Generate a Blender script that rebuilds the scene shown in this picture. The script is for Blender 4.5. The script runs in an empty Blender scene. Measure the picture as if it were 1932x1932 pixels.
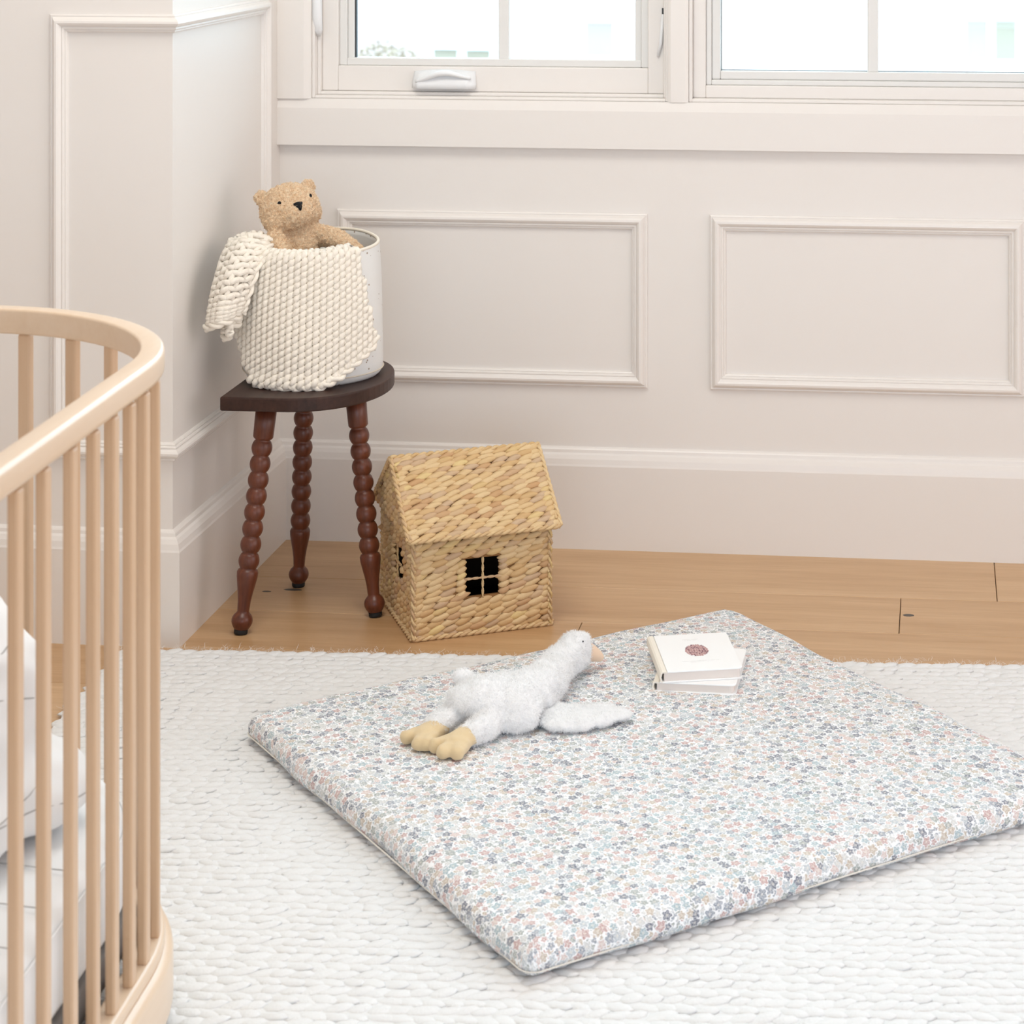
import bpy, bmesh, math, random
import numpy as np
from mathutils import Vector, Matrix, noise as mnoise

scene = bpy.context.scene
COL = scene.collection
random.seed(7)
RNG = np.random.default_rng(11)
PI = math.pi

# ------------------------------------------------------------------ camera
cam_data = bpy.data.cameras.new('camera')
cam = bpy.data.objects.new('camera', cam_data)
COL.objects.link(cam)
cam.location = (0.0, -4.517, 1.4)
cam.rotation_euler = (PI / 2, 0.0, math.radians(6.0))
cam_data.sensor_width = 36.0
cam_data.lens = 4150.0 / 1932.0 * 36.0
cam_data.shift_x = (966.0 - 1338.0) / 1932.0
cam_data.shift_y = (-235.0 - 966.0) / 1932.0
cam_data.clip_start = 0.05
cam_data.clip_end = 300.0
cam_data.dof.use_dof = True
cam_data.dof.focus_distance = 3.95
cam_data.dof.aperture_fstop = 11.0
scene.camera = cam

# ------------------------------------------------------------------ view
scene.view_settings.view_transform = 'Standard'
scene.view_settings.look = 'None'
scene.view_settings.exposure = 0.17
scene.view_settings.gamma = 1.0
scene.view_settings.use_curve_mapping = False
scene.cycles.max_bounces = 6
scene.cycles.diffuse_bounces = 4
scene.cycles.glossy_bounces = 3
scene.cycles.adaptive_threshold = 0.02
scene.cycles.transparent_max_bounces = 8
scene.cycles.sample_clamp_indirect = 6.0

# ------------------------------------------------------------------ daylight and added fill lamps
world = bpy.data.worlds.new('sky')
scene.world = world
world.use_nodes = True
# overcast sky: three times as bright overhead as at the horizon
wn, wl = world.node_tree.nodes, world.node_tree.links
bg = wn['Background']
bg.inputs['Color'].default_value = (0.60, 0.84, 1.0, 1.0)
tc = wn.new('ShaderNodeTexCoord')
sx = wn.new('ShaderNodeSeparateXYZ')
mr = wn.new('ShaderNodeMapRange')
mr.inputs['From Min'].default_value = 0.0
mr.inputs['From Max'].default_value = 1.0
SKY = 7.3
mr.inputs['To Min'].default_value = SKY / 3.0
mr.inputs['To Max'].default_value = SKY
wl.new(tc.outputs['Generated'], sx.inputs[0])
wl.new(sx.outputs[2], mr.inputs['Value'])
wl.new(mr.outputs[0], bg.inputs['Strength'])


def area_light(name, loc, rot, sx, sy, power, color):
    l = bpy.data.lights.new(name, 'AREA')
    l.shape = 'RECTANGLE'
    l.size = sx
    l.size_y = sy
    l.energy = power
    l.color = color
    o = bpy.data.objects.new(name, l)
    o.location = loc
    o.rotation_euler = rot
    COL.objects.link(o)
    return o


# sampling portals in the two window openings, where the sky looks in
def portal(name, loc, rot, sx, sy):
    o = area_light(name, loc, rot, sx, sy, 1.0, (1, 1, 1))
    o.data.cycles.is_portal = True


portal('window_1_portal', (-0.94, 0.15, 1.64), (-PI / 2, 0, 0), 0.76, 1.42)
portal('window_2_portal', (0.39, 0.15, 1.64), (-PI / 2, 0, 0), 1.82, 1.42)
# added cool fill lamp before the closed rear wall, behind the camera
area_light('rear_fill', (0.3, -8.4, 1.5), (PI / 2, 0, 0), 4.4, 2.0, 101.0, (0.63, 0.80, 1.0))
# added fill lamp before the closed right wall, out of view
area_light('side_fill', (2.64, -2.3, 1.35), (0, PI / 2, 0), 1.9, 3.0, 31.0, (1.0, 0.94, 0.98))


# unseen ceiling lamp added to brighten the floor and play corner
area_light('ceiling_fill', (-0.85, -1.5, 2.585), (0, 0, 0), 0.9, 0.9, 19.0, (1.0, 0.985, 0.93))


# ------------------------------------------------------------------ helpers
class MB:
    """collects geometry for ONE mesh object"""

    def __init__(self):
        self.v = []
        self.f = []
        self.uv = None

    def add(self, verts, faces):
        n = len(self.v)
        self.v.extend([tuple(p) for p in verts])
        self.f.extend([tuple(i + n for i in q) for q in faces])
        return self

    def box(self, x0, x1, y0, y1, z0, z1):
        v = [(x0, y0, z0), (x1, y0, z0), (x1, y1, z0), (x0, y1, z0),
             (x0, y0, z1), (x1, y0, z1), (x1, y1, z1), (x0, y1, z1)]
        return self.add(v, [(0, 3, 2, 1), (4, 5, 6, 7), (0, 1, 5, 4), (1, 2, 6, 5), (2, 3, 7, 6), (3, 0, 4, 7)])

    def lathe(self, prof, n=24, M=None, cap=True):
        v, f = [], []
        for (r, z) in prof:
            for i in range(n):
                a = 2 * PI * i / n
                v.append(Vector((r * math.cos(a), r * math.sin(a), z)))
        for k in range(len(prof) - 1):
            for i in range(n):
                j = (i + 1) % n
                f.append((k * n + i, k * n + j, (k + 1) * n + j, (k + 1) * n + i))
        if cap:
            f.append(tuple(reversed(range(n))))
            f.append(tuple((len(prof) - 1) * n + i for i in range(n)))
        if M is not None:
            v = [M @ p for p in v]
        return self.add(v, f)

    def tube(self, pts, rad, n=8, closed=False, flat=1.0, up=Vector((0, 0, 1)), cap=True):
        pts = [Vector(p) for p in pts]
        m = len(pts)
        v, f = [], []
        for k, p in enumerate(pts):
            a = pts[(k - 1) % m] if (closed or k > 0) else pts[k]
            b = pts[(k + 1) % m] if (closed or k < m - 1) else pts[k]
            t = (b - a)
            t.normalize()
            s = t.cross(up)
            if s.length < 1e-5:
                s = t.cross(Vector((1, 0, 0)))
            s.normalize()
            w = s.cross(t)
            r = rad[k] if hasattr(rad, '__len__') else rad
            for i in range(n):
                an = 2 * PI * i / n
                v.append(p + s * (r * math.cos(an)) + w * (r * flat * math.sin(an)))
        rng = m if closed else m - 1
        for k in range(rng):
            k2 = (k + 1) % m
            for i in range(n):
                j = (i + 1) % n
                f.append((k * n + i, k * n + j, k2 * n + j, k2 * n + i))
        if cap and not closed:
            f.append(tuple(reversed(range(n))))
            f.append(tuple((m - 1) * n + i for i in range(n)))
        return self.add(v, f)

    def ellipsoid(self, c, ax, M=None, nu=12, nv=8):
        v, f = [], []
        c = Vector(c)
        for k in range(nv + 1):
            th = PI * k / nv
            for i in range(nu):
                ph = 2 * PI * i / nu
                p = Vector((ax[0] * math.sin(th) * math.cos(ph), ax[1] * math.sin(th) * math.sin(ph), ax[2] * math.cos(th)))
                if M is not None:
                    p = M @ p
                v.append(c + p)
        for k in range(nv):
            for i in range(nu):
                j = (i + 1) % nu
                f.append((k * nu + i, (k + 1) * nu + i, (k + 1) * nu + j, k * nu + j))
        return self.add(v, f)

    def prism(self, poly, z0, z1):
        n = len(poly)
        v = [(x, y, z0) for x, y in poly] + [(x, y, z1) for x, y in poly]
        f = [tuple(reversed(range(n))), tuple(range(n, 2 * n))]
        for i in range(n):
            j = (i + 1) % n
            f.append((i, j, n + j, n + i))
        return self.add(v, f)

    def mesh(self, name):
        me = bpy.data.meshes.new(name)
        me.from_pydata(self.v, [], self.f)
        me.update()
        return me


def link(name, data, mat=None, parent=None, smooth=False, bevel=0.0, seg=2):
    if isinstance(data, MB):
        data = data.mesh(name)
    o = bpy.data.objects.new(name, data)
    COL.objects.link(o)
    if parent is not None:
        o.parent = parent
    if mat is not None and data is not None and not data.materials:
        data.materials.append(mat)
    if smooth:
        data.polygons.foreach_set('use_smooth', [True] * len(data.polygons))
    if bevel > 0:
        m = o.modifiers.new('bevel', 'BEVEL')
        m.width = bevel
        m.segments = seg
        m.limit_method = 'ANGLE'
        m.angle_limit = math.radians(35)
    return o


def empty(name, loc=(0, 0, 0), rz=0.0):
    o = bpy.data.objects.new(name, None)
    o.empty_display_size = 0.05
    o.location = loc
    o.rotation_euler = (0, 0, rz)
    COL.objects.link(o)
    return o


def tag(o, label=None, cat=None, group=None, kind=None):
    if label:
        o['label'] = label
    if cat:
        o['category'] = cat
    if group:
        o['group'] = group
    if kind:
        o['kind'] = kind
    return o


def recalc(me):
    bm = bmesh.new()
    bm.from_mesh(me)
    bmesh.ops.recalc_face_normals(bm, faces=bm.faces)
    bm.to_mesh(me)
    bm.free()
    return me


def remeshed(mb, voxel, smooth_it=6, factor=0.5, subsurf=0):
    """union of the overlapping blobs in mb as one continuous skin"""
    me = mb.mesh('blob')
    recalc(me)
    o = bpy.data.objects.new('blob', me)
    COL.objects.link(o)
    r = o.modifiers.new('r', 'REMESH')
    r.mode = 'VOXEL'
    r.voxel_size = voxel
    s = o.modifiers.new('s', 'SMOOTH')
    s.factor = factor
    s.iterations = smooth_it
    dg = bpy.context.evaluated_depsgraph_get()
    out = bpy.data.meshes.new_from_object(o.evaluated_get(dg))
    bpy.data.objects.remove(o)
    bpy.data.meshes.remove(me)
    return out


def displace(me, fn):
    """move every vertex along its normal by fn(co, no)"""
    me.update()
    n = len(me.vertices)
    co = np.empty(n * 3, np.float32)
    me.vertices.foreach_get('co', co)
    co = co.reshape(-1, 3)
    no = np.empty(n * 3, np.float32)
    me.vertices.foreach_get('normal', no)
    no = no.reshape(-1, 3)
    d = np.array([fn(Vector(c), Vector(k)) for c, k in zip(co, no)], np.float32)
    co += no * d[:, None]
    me.vertices.foreach_set('co', co.ravel())
    me.update()
    return me


def fibres(me, count, length, width, lean=0.7, seed=1, bend=0.5, mask=None):
    """short hairs growing from a mesh, as slim blades"""
    rng = np.random.default_rng(seed)
    me.calc_loop_triangles()
    nt = len(me.loop_triangles)
    tri = np.empty(nt * 3, np.int32)
    me.loop_triangles.foreach_get('vertices', tri)
    tri = tri.reshape(-1, 3)
    nv = len(me.vertices)
    co = np.empty(nv * 3, np.float32)
    me.vertices.foreach_get('co', co)
    co = co.reshape(-1, 3)
    a, b, c = co[tri[:, 0]], co[tri[:, 1]], co[tri[:, 2]]
    nn = np.cross(b - a, c - a)
    ar = np.linalg.norm(nn, axis=1)
    nrm = nn / np.maximum(ar, 1e-12)[:, None]
    if mask is not None:
        ar = ar * np.array([1.0 if mask(p) else 0.0 for p in (a + b + c) / 3.0])
    pick = rng.choice(nt, count, p=ar / ar.sum())
    r1, r2 = np.sqrt(rng.random(count)), rng.random(count)
    p = a[pick] * (1 - r1)[:, None] + b[pick] * (r1 * (1 - r2))[:, None] + c[pick] * (r1 * r2)[:, None]
    n = nrm[pick]
    t = rng.normal(size=(count, 3))
    t -= n * np.sum(t * n, axis=1)[:, None]
    t /= np.linalg.norm(t, axis=1)[:, None]
    L = length * rng.uniform(0.5, 1.15, count)[:, None]
    side = np.cross(n, t) * width * 0.5
    mid = p + (n * 0.75 + t * lean * 0.35) * L * 0.55
    tip = p + (n * (1.0 - bend * 0.4) + t * lean) * L
    base0, base1 = p - side - n * 0.0006, p + side - n * 0.0006
    m0, m1 = mid - side * 0.8, mid + side * 0.8
    V = np.stack([base0, base1, m0, m1, tip], axis=1).reshape(-1, 3)
    i = np.arange(count) * 5
    Q = np.stack([i, i + 1, i + 3, i + 2], axis=1)
    T = np.stack([i + 2, i + 3, i + 4], axis=1)
    out = bpy.data.meshes.new('fibres')
    out.from_pydata(V.tolist(), [], Q.tolist() + T.tolist())
    out.update()
    return out


# ------------------------------------------------------------------ materials
def lin(c):
    return tuple((x / 255.0 / 12.92) if x / 255.0 <= 0.04045 else ((x / 255.0 + 0.055) / 1.055) ** 2.4 for x in c) + (1.0,)


class NT:
    def __init__(self, name):
        self.m = bpy.data.materials.new(name)
        self.m.use_nodes = True
        self.t = self.m.node_tree
        self.b = self.t.nodes['Principled BSDF']
        self.out = self.t.nodes['Material Output']

    def n(self, typ, **kw):
        nd = self.t.nodes.new(typ)
        for k, v in kw.items():
            if k in ('operation', 'blend_type', 'data_type', 'feature', 'voronoi_dimensions', 'noise_dimensions', 'wave_type',
                     'bands_direction', 'distance', 'interpolation_type', 'vector_type', 'clamp', 'use_clamp', 'mode', 'wave_profile'):
                setattr(nd, k, v)
            else:
                nd.inputs[k].default_value = v
        return nd

    def l(self, a, b):
        self.t.links.new(a, b)

    def math(self, op, a, b=None, c=None):
        nd = self.t.nodes.new('ShaderNodeMath')
        nd.operation = op
        for i, x in enumerate((a, b, c)):
            if x is None:
                continue
            if isinstance(x, (int, float)):
                nd.inputs[i].default_value = x
            else:
                self.l(x, nd.inputs[i])
        return nd.outputs[0]

    def mix(self, fac, a, b, blend='MIX'):
        nd = self.t.nodes.new('ShaderNodeMix')
        nd.data_type = 'RGBA'
        nd.blend_type = blend
        for i, x in ((0, fac), (6, a), (7, b)):
            if isinstance(x, (int, float)):
                nd.inputs[i].default_value = x
            elif isinstance(x, tuple):
                nd.inputs[i].default_value = x
            else:
                self.l(x, nd.inputs[i])
        return nd.outputs[2]

    def ramp(self, fac, stops, interp='LINEAR'):
        nd = self.t.nodes.new('ShaderNodeValToRGB')
        nd.color_ramp.interpolation = interp
        e = nd.color_ramp.elements
        while len(e) > 1:
            e.remove(e[-1])
        e[0].position = stops[0][0]
        e[0].color = stops[0][1]
        for p, c in stops[1:]:
            x = e.new(p)
            x.color = c
        self.l(fac, nd.inputs[0])
        return nd.outputs[0]

    def coord(self, kind='Object', scale=(1, 1, 1), rot=(0, 0, 0)):
        tc = self.t.nodes.new('ShaderNodeTexCoord')
        mp = self.t.nodes.new('ShaderNodeMapping')
        mp.inputs['Scale'].default_value = scale
        mp.inputs['Rotation'].default_value = rot
        self.l(tc.outputs[kind], mp.inputs[0])
        return mp.outputs[0]

    def noise(self, vec, scale, detail=4.0, rough=0.55, dist=0.0):
        nd = self.n('ShaderNodeTexNoise', Scale=scale, Detail=detail, Roughness=rough, Distortion=dist)
        self.l(vec, nd.inputs['Vector'])
        return nd.outputs['Fac']

    def bump(self, h, strength, dist=0.002):
        nd = self.n('ShaderNodeBump', Strength=strength, Distance=dist)
        self.l(h, nd.inputs['Height'])
        self.l(nd.outputs[0], self.b.inputs['Normal'])

    def color(self, c):
        if isinstance(c, tuple):
            self.b.inputs['Base Color'].default_value = c
        else:
            self.l(c, self.b.inputs['Base Color'])

    def set(self, rough=0.5, spec=0.5, sheen=0.0, coat=0.0, sss=0.0):
        self.b.inputs['Roughness'].default_value = rough
        self.b.inputs['Specular IOR Level'].default_value = spec
        if sheen:
            self.b.inputs['Sheen Weight'].default_value = sheen
            self.b.inputs['Sheen Roughness'].default_value = 0.6
        if coat:
            self.b.inputs['Coat Weight'].default_value = coat
            self.b.inputs['Coat Roughness'].default_value = 0.25
        return self.m


def plain(name, c, rough=0.5, spec=0.5, bump=None, sheen=0.0):
    k = NT(name)
    k.color(lin(c))
    if bump:
        k.bump(k.noise(k.coord('Object'), bump[0], 5.0), bump[1], bump[2])
    return k.set(rough, spec, sheen)


def mat_paint(name, c, rough=0.42):
    k = NT(name)
    v = k.coord('Object')
    f = k.noise(v, 2.2, 3.0)
    a = lin(c)
    b = tuple(x * 0.975 for x in a[:3]) + (1.0,)
    k.color(k.mix(f, a, b))
    k.bump(k.noise(v, 140.0, 3.0), 0.06, 0.0006)
    return k.set(rough, 0.42)


def mat_wood(name, light, dark, axis='X', scale=1.0, rough=0.4, spec=0.45, rand=0.25, coat=0.0, contrast=1.0):
    """long grain along one axis, a different board for every object"""
    k = NT(name)
    tc = k.t.nodes.new('ShaderNodeTexCoord')
    oi = k.t.nodes.new('ShaderNodeObjectInfo')
    mp = k.t.nodes.new('ShaderNodeMapping')
    s = {'X': (1.0, 14.0, 14.0), 'Y': (14.0, 1.0, 14.0), 'Z': (14.0, 14.0, 1.0)}[axis]
    mp.inputs['Scale'].default_value = tuple(q * scale for q in s)
    add = k.t.nodes.new('ShaderNodeVectorMath')
    add.operation = 'ADD'
    sc = k.t.nodes.new('ShaderNodeVectorMath')
    sc.operation = 'SCALE'
    sc.inputs[0].default_value = (7.3, 5.1, 3.7)
    k.l(oi.outputs['Random'], sc.inputs['Scale'])
    k.l(tc.outputs['Object'], mp.inputs[0])
    k.l(mp.outputs[0], add.inputs[0])
    k.l(sc.outputs[0], add.inputs[1])
    v = add.outputs[0]
    n1 = k.noise(v, 1.6, 6.0, 0.6, 0.6)
    n2 = k.noise(v, 9.0, 5.0, 0.65, 0.2)
    f = k.math('ADD', k.math('MULTIPLY', n1, 0.65), k.math('MULTIPLY', n2, 0.35))
    f = k.math('ADD', k.math('MULTIPLY', k.math('SUBTRACT', f, 0.5), 2.2 * contrast), 0.5)
    f = k.math('ADD', f, k.math('MULTIPLY', k.math('SUBTRACT', oi.outputs['Random'], 0.5), rand))
    k.color(k.ramp(f, [(0.0, lin(dark)), (0.55, lin(tuple((a * 0.6 + b * 0.4) for a, b in zip(light, dark)))), (1.0, lin(light))]))
    k.bump(n2, 0.08, 0.0008)
    return k.set(rough, spec, coat=coat)


M = {}
M['wall'] = mat_paint('wall_paint', (239, 232, 225))
M['trim'] = mat_paint('trim_paint', (240, 233, 226), 0.32)
M['win_white'] = plain('window_vinyl', (232, 229, 224), 0.35)
M['plastic'] = plain('white_plastic', (240, 239, 238), 0.3)
M['black_gasket'] = plain('black_gasket', (40, 42, 44), 0.5)
M['floor'] = mat_wood('oak_floor', (218, 181, 139), (187, 145, 101), 'X', 1.0, 0.36, 0.55, 0.4)
M['crib'] = mat_wood('beech', (222, 189, 156), (208, 171, 135), 'Z', 1.2, 0.36, 0.5, 0.25, 0.15, 0.8)  # slats: their shade put into a darker tone of the rail's beech
M['crib_rail'] = mat_wood('beech_rail', (236, 211, 184), (225, 194, 161), 'Y', 1.2, 0.34, 0.55, 0.1, 0.5, 0.7)  # same beech as the slats, sheen put into a lighter tone
M['stool_leg'] = mat_wood('walnut_leg', (128, 68, 42), (66, 30, 19), 'Z', 2.0, 0.36, 0.45, 0.2, 0.1)
M['stool_seat'] = mat_wood('walnut_seat', (72, 46, 37), (40, 25, 20), 'Y', 1.2, 0.46, 0.3, 0.0, 0.05, 1.2)
M['rubber'] = plain('black_rubber', (22, 20, 20), 0.7)
M['wool'] = plain('rug_wool', (236, 235, 233), 0.95, 0.1, (260.0, 0.5, 0.002), 0.15)
M['wool_hair'] = plain('rug_wool_hair', (240, 238, 235), 0.95, 0.1)
M['yarn'] = plain('cream_yarn', (250, 240, 225), 0.95, 0.1, (420.0, 0.5, 0.0015), 0.2)
M['goose'] = plain('white_plush', (251, 250, 249), 0.95, 0.1, (330.0, 0.7, 0.003), 0.2)
M['goose_hair'] = plain('white_plush_pile', (253, 252, 251), 0.95, 0.05)
M['foot_plush'] = plain('tan_plush', (226, 201, 158), 0.95, 0.1, (500.0, 0.35, 0.0015), 0.3)
M['beak'] = plain('peach_plush', (236, 207, 180), 0.95, 0.1, (500.0, 0.3, 0.0015), 0.2)


def mat_boucle():
    k = NT('tan_boucle')
    v = k.coord('Object')
    f = k.noise(v, 210.0, 3.0, 0.6, 1.2)
    k.color(k.ramp(f, [(0.30, lin((226, 176, 128))), (0.5, lin((251, 215, 174))), (0.75, lin((254, 232, 200)))]))
    k.bump(k.noise(v, 260.0, 3.0, 0.6, 1.0), 1.0, 0.005)
    return k.set(0.95, 0.1, 0.15)


M['bear'] = mat_boucle()
M['bear_hair'] = plain('tan_boucle_pile', (250, 220, 184), 0.95, 0.05)
M['black_thread'] = plain('black_thread', (22, 22, 24), 0.7, 0.2)
M['page'] = plain('page_edges', (238, 228, 220), 0.8, 0.2)
M['linen'] = plain('white_linen', (244, 243, 242), 0.9, 0.15, (220.0, 0.25, 0.001))
M['seam'] = plain('grey_seam', (186, 183, 180), 0.9, 0.1)
M['dark_fabric'] = plain('dark_grey_base', (132, 126, 122), 0.9, 0.1, (300.0, 0.5, 0.002))


def mat_glass():
    k = NT('pane_glass')
    tr = k.t.nodes.new('ShaderNodeBsdfTransparent')
    gl = k.t.nodes.new('ShaderNodeBsdfGlossy')
    gl.inputs['Roughness'].default_value = 0.02
    fr = k.t.nodes.new('ShaderNodeFresnel')
    fr.inputs['IOR'].default_value = 1.3
    mx = k.t.nodes.new('ShaderNodeMixShader')
    k.l(fr.outputs[0], mx.inputs[0])
    k.l(tr.outputs[0], mx.inputs[1])
    k.l(gl.outputs[0], mx.inputs[2])
    k.l(mx.outputs[0], k.out.inputs[0])
    return k.m


M['glass'] = mat_glass()


def mat_canvas():
    k = NT('speckled_canvas')
    v = k.coord('Object')
    vo = k.n('ShaderNodeTexVoronoi', Scale=66.0, Randomness=0.95)
    k.l(v, vo.inputs['Vector'])
    dot = k.math('LESS_THAN', vo.outputs['Distance'], 0.13)
    k.color(k.mix(dot, lin((237, 235, 231)), lin((170, 152, 136))))
    k.bump(k.noise(v, 420.0, 3.0), 0.25, 0.0008)
    return k.set(0.92, 0.1)


M['canvas'] = mat_canvas()


def mat_wicker():
    k = NT('water_hyacinth')
    v = k.coord('Object', (30, 260, 120))
    oi = k.t.nodes.new('ShaderNodeObjectInfo')
    ge = k.t.nodes.new('ShaderNodeNewGeometry')
    r = k.math('FRACT', k.math('ADD', oi.outputs['Random'], ge.outputs['Random Per Island']))
    base = k.ramp(r, [(0.0, lin((228, 196, 146))), (0.3, lin((236, 208, 162))), (0.55, lin((222, 186, 134))),
                      (0.74, lin((212, 184, 152))), (0.88, lin((208, 166, 120))), (1.0, lin((238, 212, 152)))])
    g = k.noise(v, 1.0, 4.0, 0.6)
    k.color(k.mix(k.math('MULTIPLY', g, 0.3), base, lin((168, 122, 76)), 'MIX'))
    k.bump(g, 0.5, 0.0012)
    return k.set(0.6, 0.3)


M['wicker'] = mat_wicker()
M['wicker_core'] = plain('wicker_core', (146, 106, 66), 0.8, 0.2)  # shade of the gaps put into a colour darker than the strands
M['wicker_inner_shade'] = plain('wicker_inner_shade', (58, 44, 32), 0.9, 0.1)  # shade inside the basket put into a dark colour


def mat_floral():
    """small printed flowers and leaves on white cotton, in the cloth's own uv metres"""
    k = NT('floral_cotton')
    uv = k.t.nodes.new('ShaderNodeUVMap')
    white = lin((251, 251, 251))

    def layer(scale, petals, size, depth, palette, seed_off, rnd=0.85):
        mp = k.t.nodes.new('ShaderNodeMapping')
        mp.inputs['Location'].default_value = (seed_off, seed_off * 0.7, 0)
        k.l(uv.outputs[0], mp.inputs[0])
        vo = k.n('ShaderNodeTexVoronoi', Scale=scale, Randomness=rnd)
        vo.voronoi_dimensions = '2D'
        k.l(mp.outputs[0], vo.inputs['Vector'])
        sub = k.t.nodes.new('ShaderNodeVectorMath')
        sub.operation = 'SUBTRACT'
        k.l(mp.outputs[0], sub.inputs[0])
        k.l(vo.outputs['Position'], sub.inputs[1])
        sx = k.t.nodes.new('ShaderNodeSeparateXYZ')
        k.l(sub.outputs[0], sx.inputs[0])
        cs = k.t.nodes.new('ShaderNodeSeparateColor')
        k.l(vo.outputs['Color'], cs.inputs[0])
        ang = k.math('ARCTAN2', sx.outputs[1], sx.outputs[0])
        ph = k.math('MULTIPLY', cs.outputs[1], 6.2832)
        lobe = k.math('COSINE', k.math('ADD', k.math('MULTIPLY', ang, petals), ph))
        thr = k.math('MULTIPLY', k.math('ADD', k.math('MULTIPLY', lobe, depth), 1.0 - depth),
                     k.math('ADD', k.math('MULTIPLY', cs.outputs[2], 0.22 * size / 0.4), size * 0.72))
        r = vo.outputs['Distance']
        fill = k.math('LESS_THAN', r, thr)
        core = k.math('LESS_THAN', r, k.math('MULTIPLY', thr, 0.28))
        vein = k.math('GREATER_THAN', k.noise(uv.outputs[0], 640.0, 2.0, 0.6), 0.49)
        col = k.ramp(cs.outputs[0], palette, 'CONSTANT')
        col = k.mix(k.math('MULTIPLY', vein, 0.52), col, white)
        col = k.mix(k.math('MULTIPLY', core, 0.5), col, lin((242, 236, 226)))
        return fill, col

    navy, slate, aqua = lin((84, 90, 110)), lin((132, 140, 153)), lin((152, 174, 180))
    rose, blush, tan_, sage = lin((188, 146, 140)), lin((212, 188, 180)), lin((190, 172, 150)), lin((148, 154, 148))
    pale, fog = lin((204, 204, 201)), lin((182, 189, 193))
    f1, c1 = layer(72.0, 5.0, 0.50, 0.18,
                   [(0.0, navy), (0.13, pale), (0.26, rose), (0.37, aqua), (0.48, sage), (0.58, fog), (0.68, tan_), (0.78, slate), (0.88, blush)], 0.0, 0.8)
    f2, c2 = layer(108.0, 3.0, 0.52, 0.22,
                   [(0.0, sage), (0.22, pale), (0.42, slate), (0.58, tan_), (0.70, fog), (0.88, blush)], 3.1, 0.8)
    f3, c3 = layer(150.0, 2.0, 0.46, 0.3, [(0.0, pale), (0.4, fog), (0.7, slate), (0.88, rose)], 7.7)
    edge1 = layer(72.0, 5.0, 0.62, 0.18, [(0.0, white)], 0.0, 0.8)[0]
    col = k.mix(f3, white, c3)
    col = k.mix(f2, col, c2)
    col = k.mix(edge1, col, white)
    col = k.mix(f1, col, c1)
    k.color(col)
    k.bump(k.noise(uv.outputs[0], 1400.0, 2.0), 0.12, 0.0005)
    return k.set(0.9, 0.12)


M['floral'] = mat_floral()

# ================================================================== THE ROOM
XW, YW, YL = -1.391, 0.02, -0.634      # alcove wall face, back wall face, left wall face
XR, YB, XFL, ZC = 2.7, -8.5, -2.7, 2.65   # right wall, rear wall, far left wall, ceiling


def structure(name, mb, mat, parent=None, bevel=0.0, smooth=False):
    o = link(name, mb, mat, parent, smooth, bevel)
    o['kind'] = 'structure'
    return o


# window openings in the back wall
W1 = (-1.3196, -0.561, 0.93, 2.35)
W2 = (-0.519, 1.30, 0.93, 2.35)
mb = MB()
mb.box(XW - 0.2, XR, YW, YW + 0.16, -0.1, 0.93)
mb.box(XW - 0.2, W1[0], YW, YW + 0.16, 0.93, 2.35)
mb.box(W1[1], W2[0], YW, YW + 0.16, 0.93, 2.35)
mb.box(W2[1], XR, YW, YW + 0.16, 0.93, 2.35)
mb.box(XW - 0.2, XR, YW, YW + 0.16, 2.35, ZC)
structure('wall_back', mb, M['wall'])
# the bump-out at the left: its side faces the alcove, its front faces the room
structure('wall_alcove', MB().box(XW - 0.1, XW, YL + 0.0005, YW, -0.1, ZC), M['wall'])
structure('wall_left', MB().box(XFL, XW - 0.0005, YL, YL + 0.12, -0.1, ZC), M['wall'])
structure('wall_far_left', MB().box(XFL - 0.12, XFL, YB, YL + 0.12, -0.1, ZC), M['wall'])
structure('wall_right', MB().box(XR, XR + 0.12, YB, YW + 0.16, -0.1, ZC), M['wall'])
structure('wall_rear', MB().box(XFL, XR, YB - 0.12, YB, -0.1, ZC), M['wall'])
structure('ceiling', MB().box(XFL - 0.12, XR + 0.12, YB - 0.12, YW + 0.16, ZC, ZC + 0.12), plain('ceiling_white', (247, 245, 242), 0.7, 0.2))

# ------------------------------------------------------------------ floor: every oak board its own piece
floor = empty('floor')
floor['kind'] = 'structure'
link('subfloor', MB().box(XFL, XR, YB, 0.015, -0.1, -0.014), plain('subfloor_dark', (118, 90, 62), 0.8), floor)
PW = 0.2005
rowjoint = {0: [0.109], 1: [-0.076], 2: [-0.668], 3: [0.52]}
plank_mesh = {}
g = 0.0007
for r in range(42):
    y1 = 0.018 if r == 0 else -0.0395 - PW * r
    y0 = -0.0395 - PW * (r + 1)
    j0 = rowjoint.get(r, [random.uniform(-1.0, 1.0)])[0]
    js = [XFL] + [x for x in (j0 - 3.6, j0 - 1.8, j0, j0 + 1.8, j0 + 3.6) if XFL + 0.15 < x < XR - 0.15] + [XR]
    for a, b in zip(js[:-1], js[1:]):
        key = (round(b - a, 3), round(y1 - y0, 3))
        if key not in plank_mesh:
            L, W = b - a, y1 - y0
            plank_mesh[key] = MB().box(-L / 2 + g, L / 2 - g, -W / 2 + g * 0.6, W / 2 - g * 0.6, -0.014, 0.0).mesh('plank')
        o = link('plank', plank_mesh[key], M['floor'], floor, bevel=0.0008, seg=1)
        o.location = ((a + b) / 2, (y0 + y1) / 2, 0.0)
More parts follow.
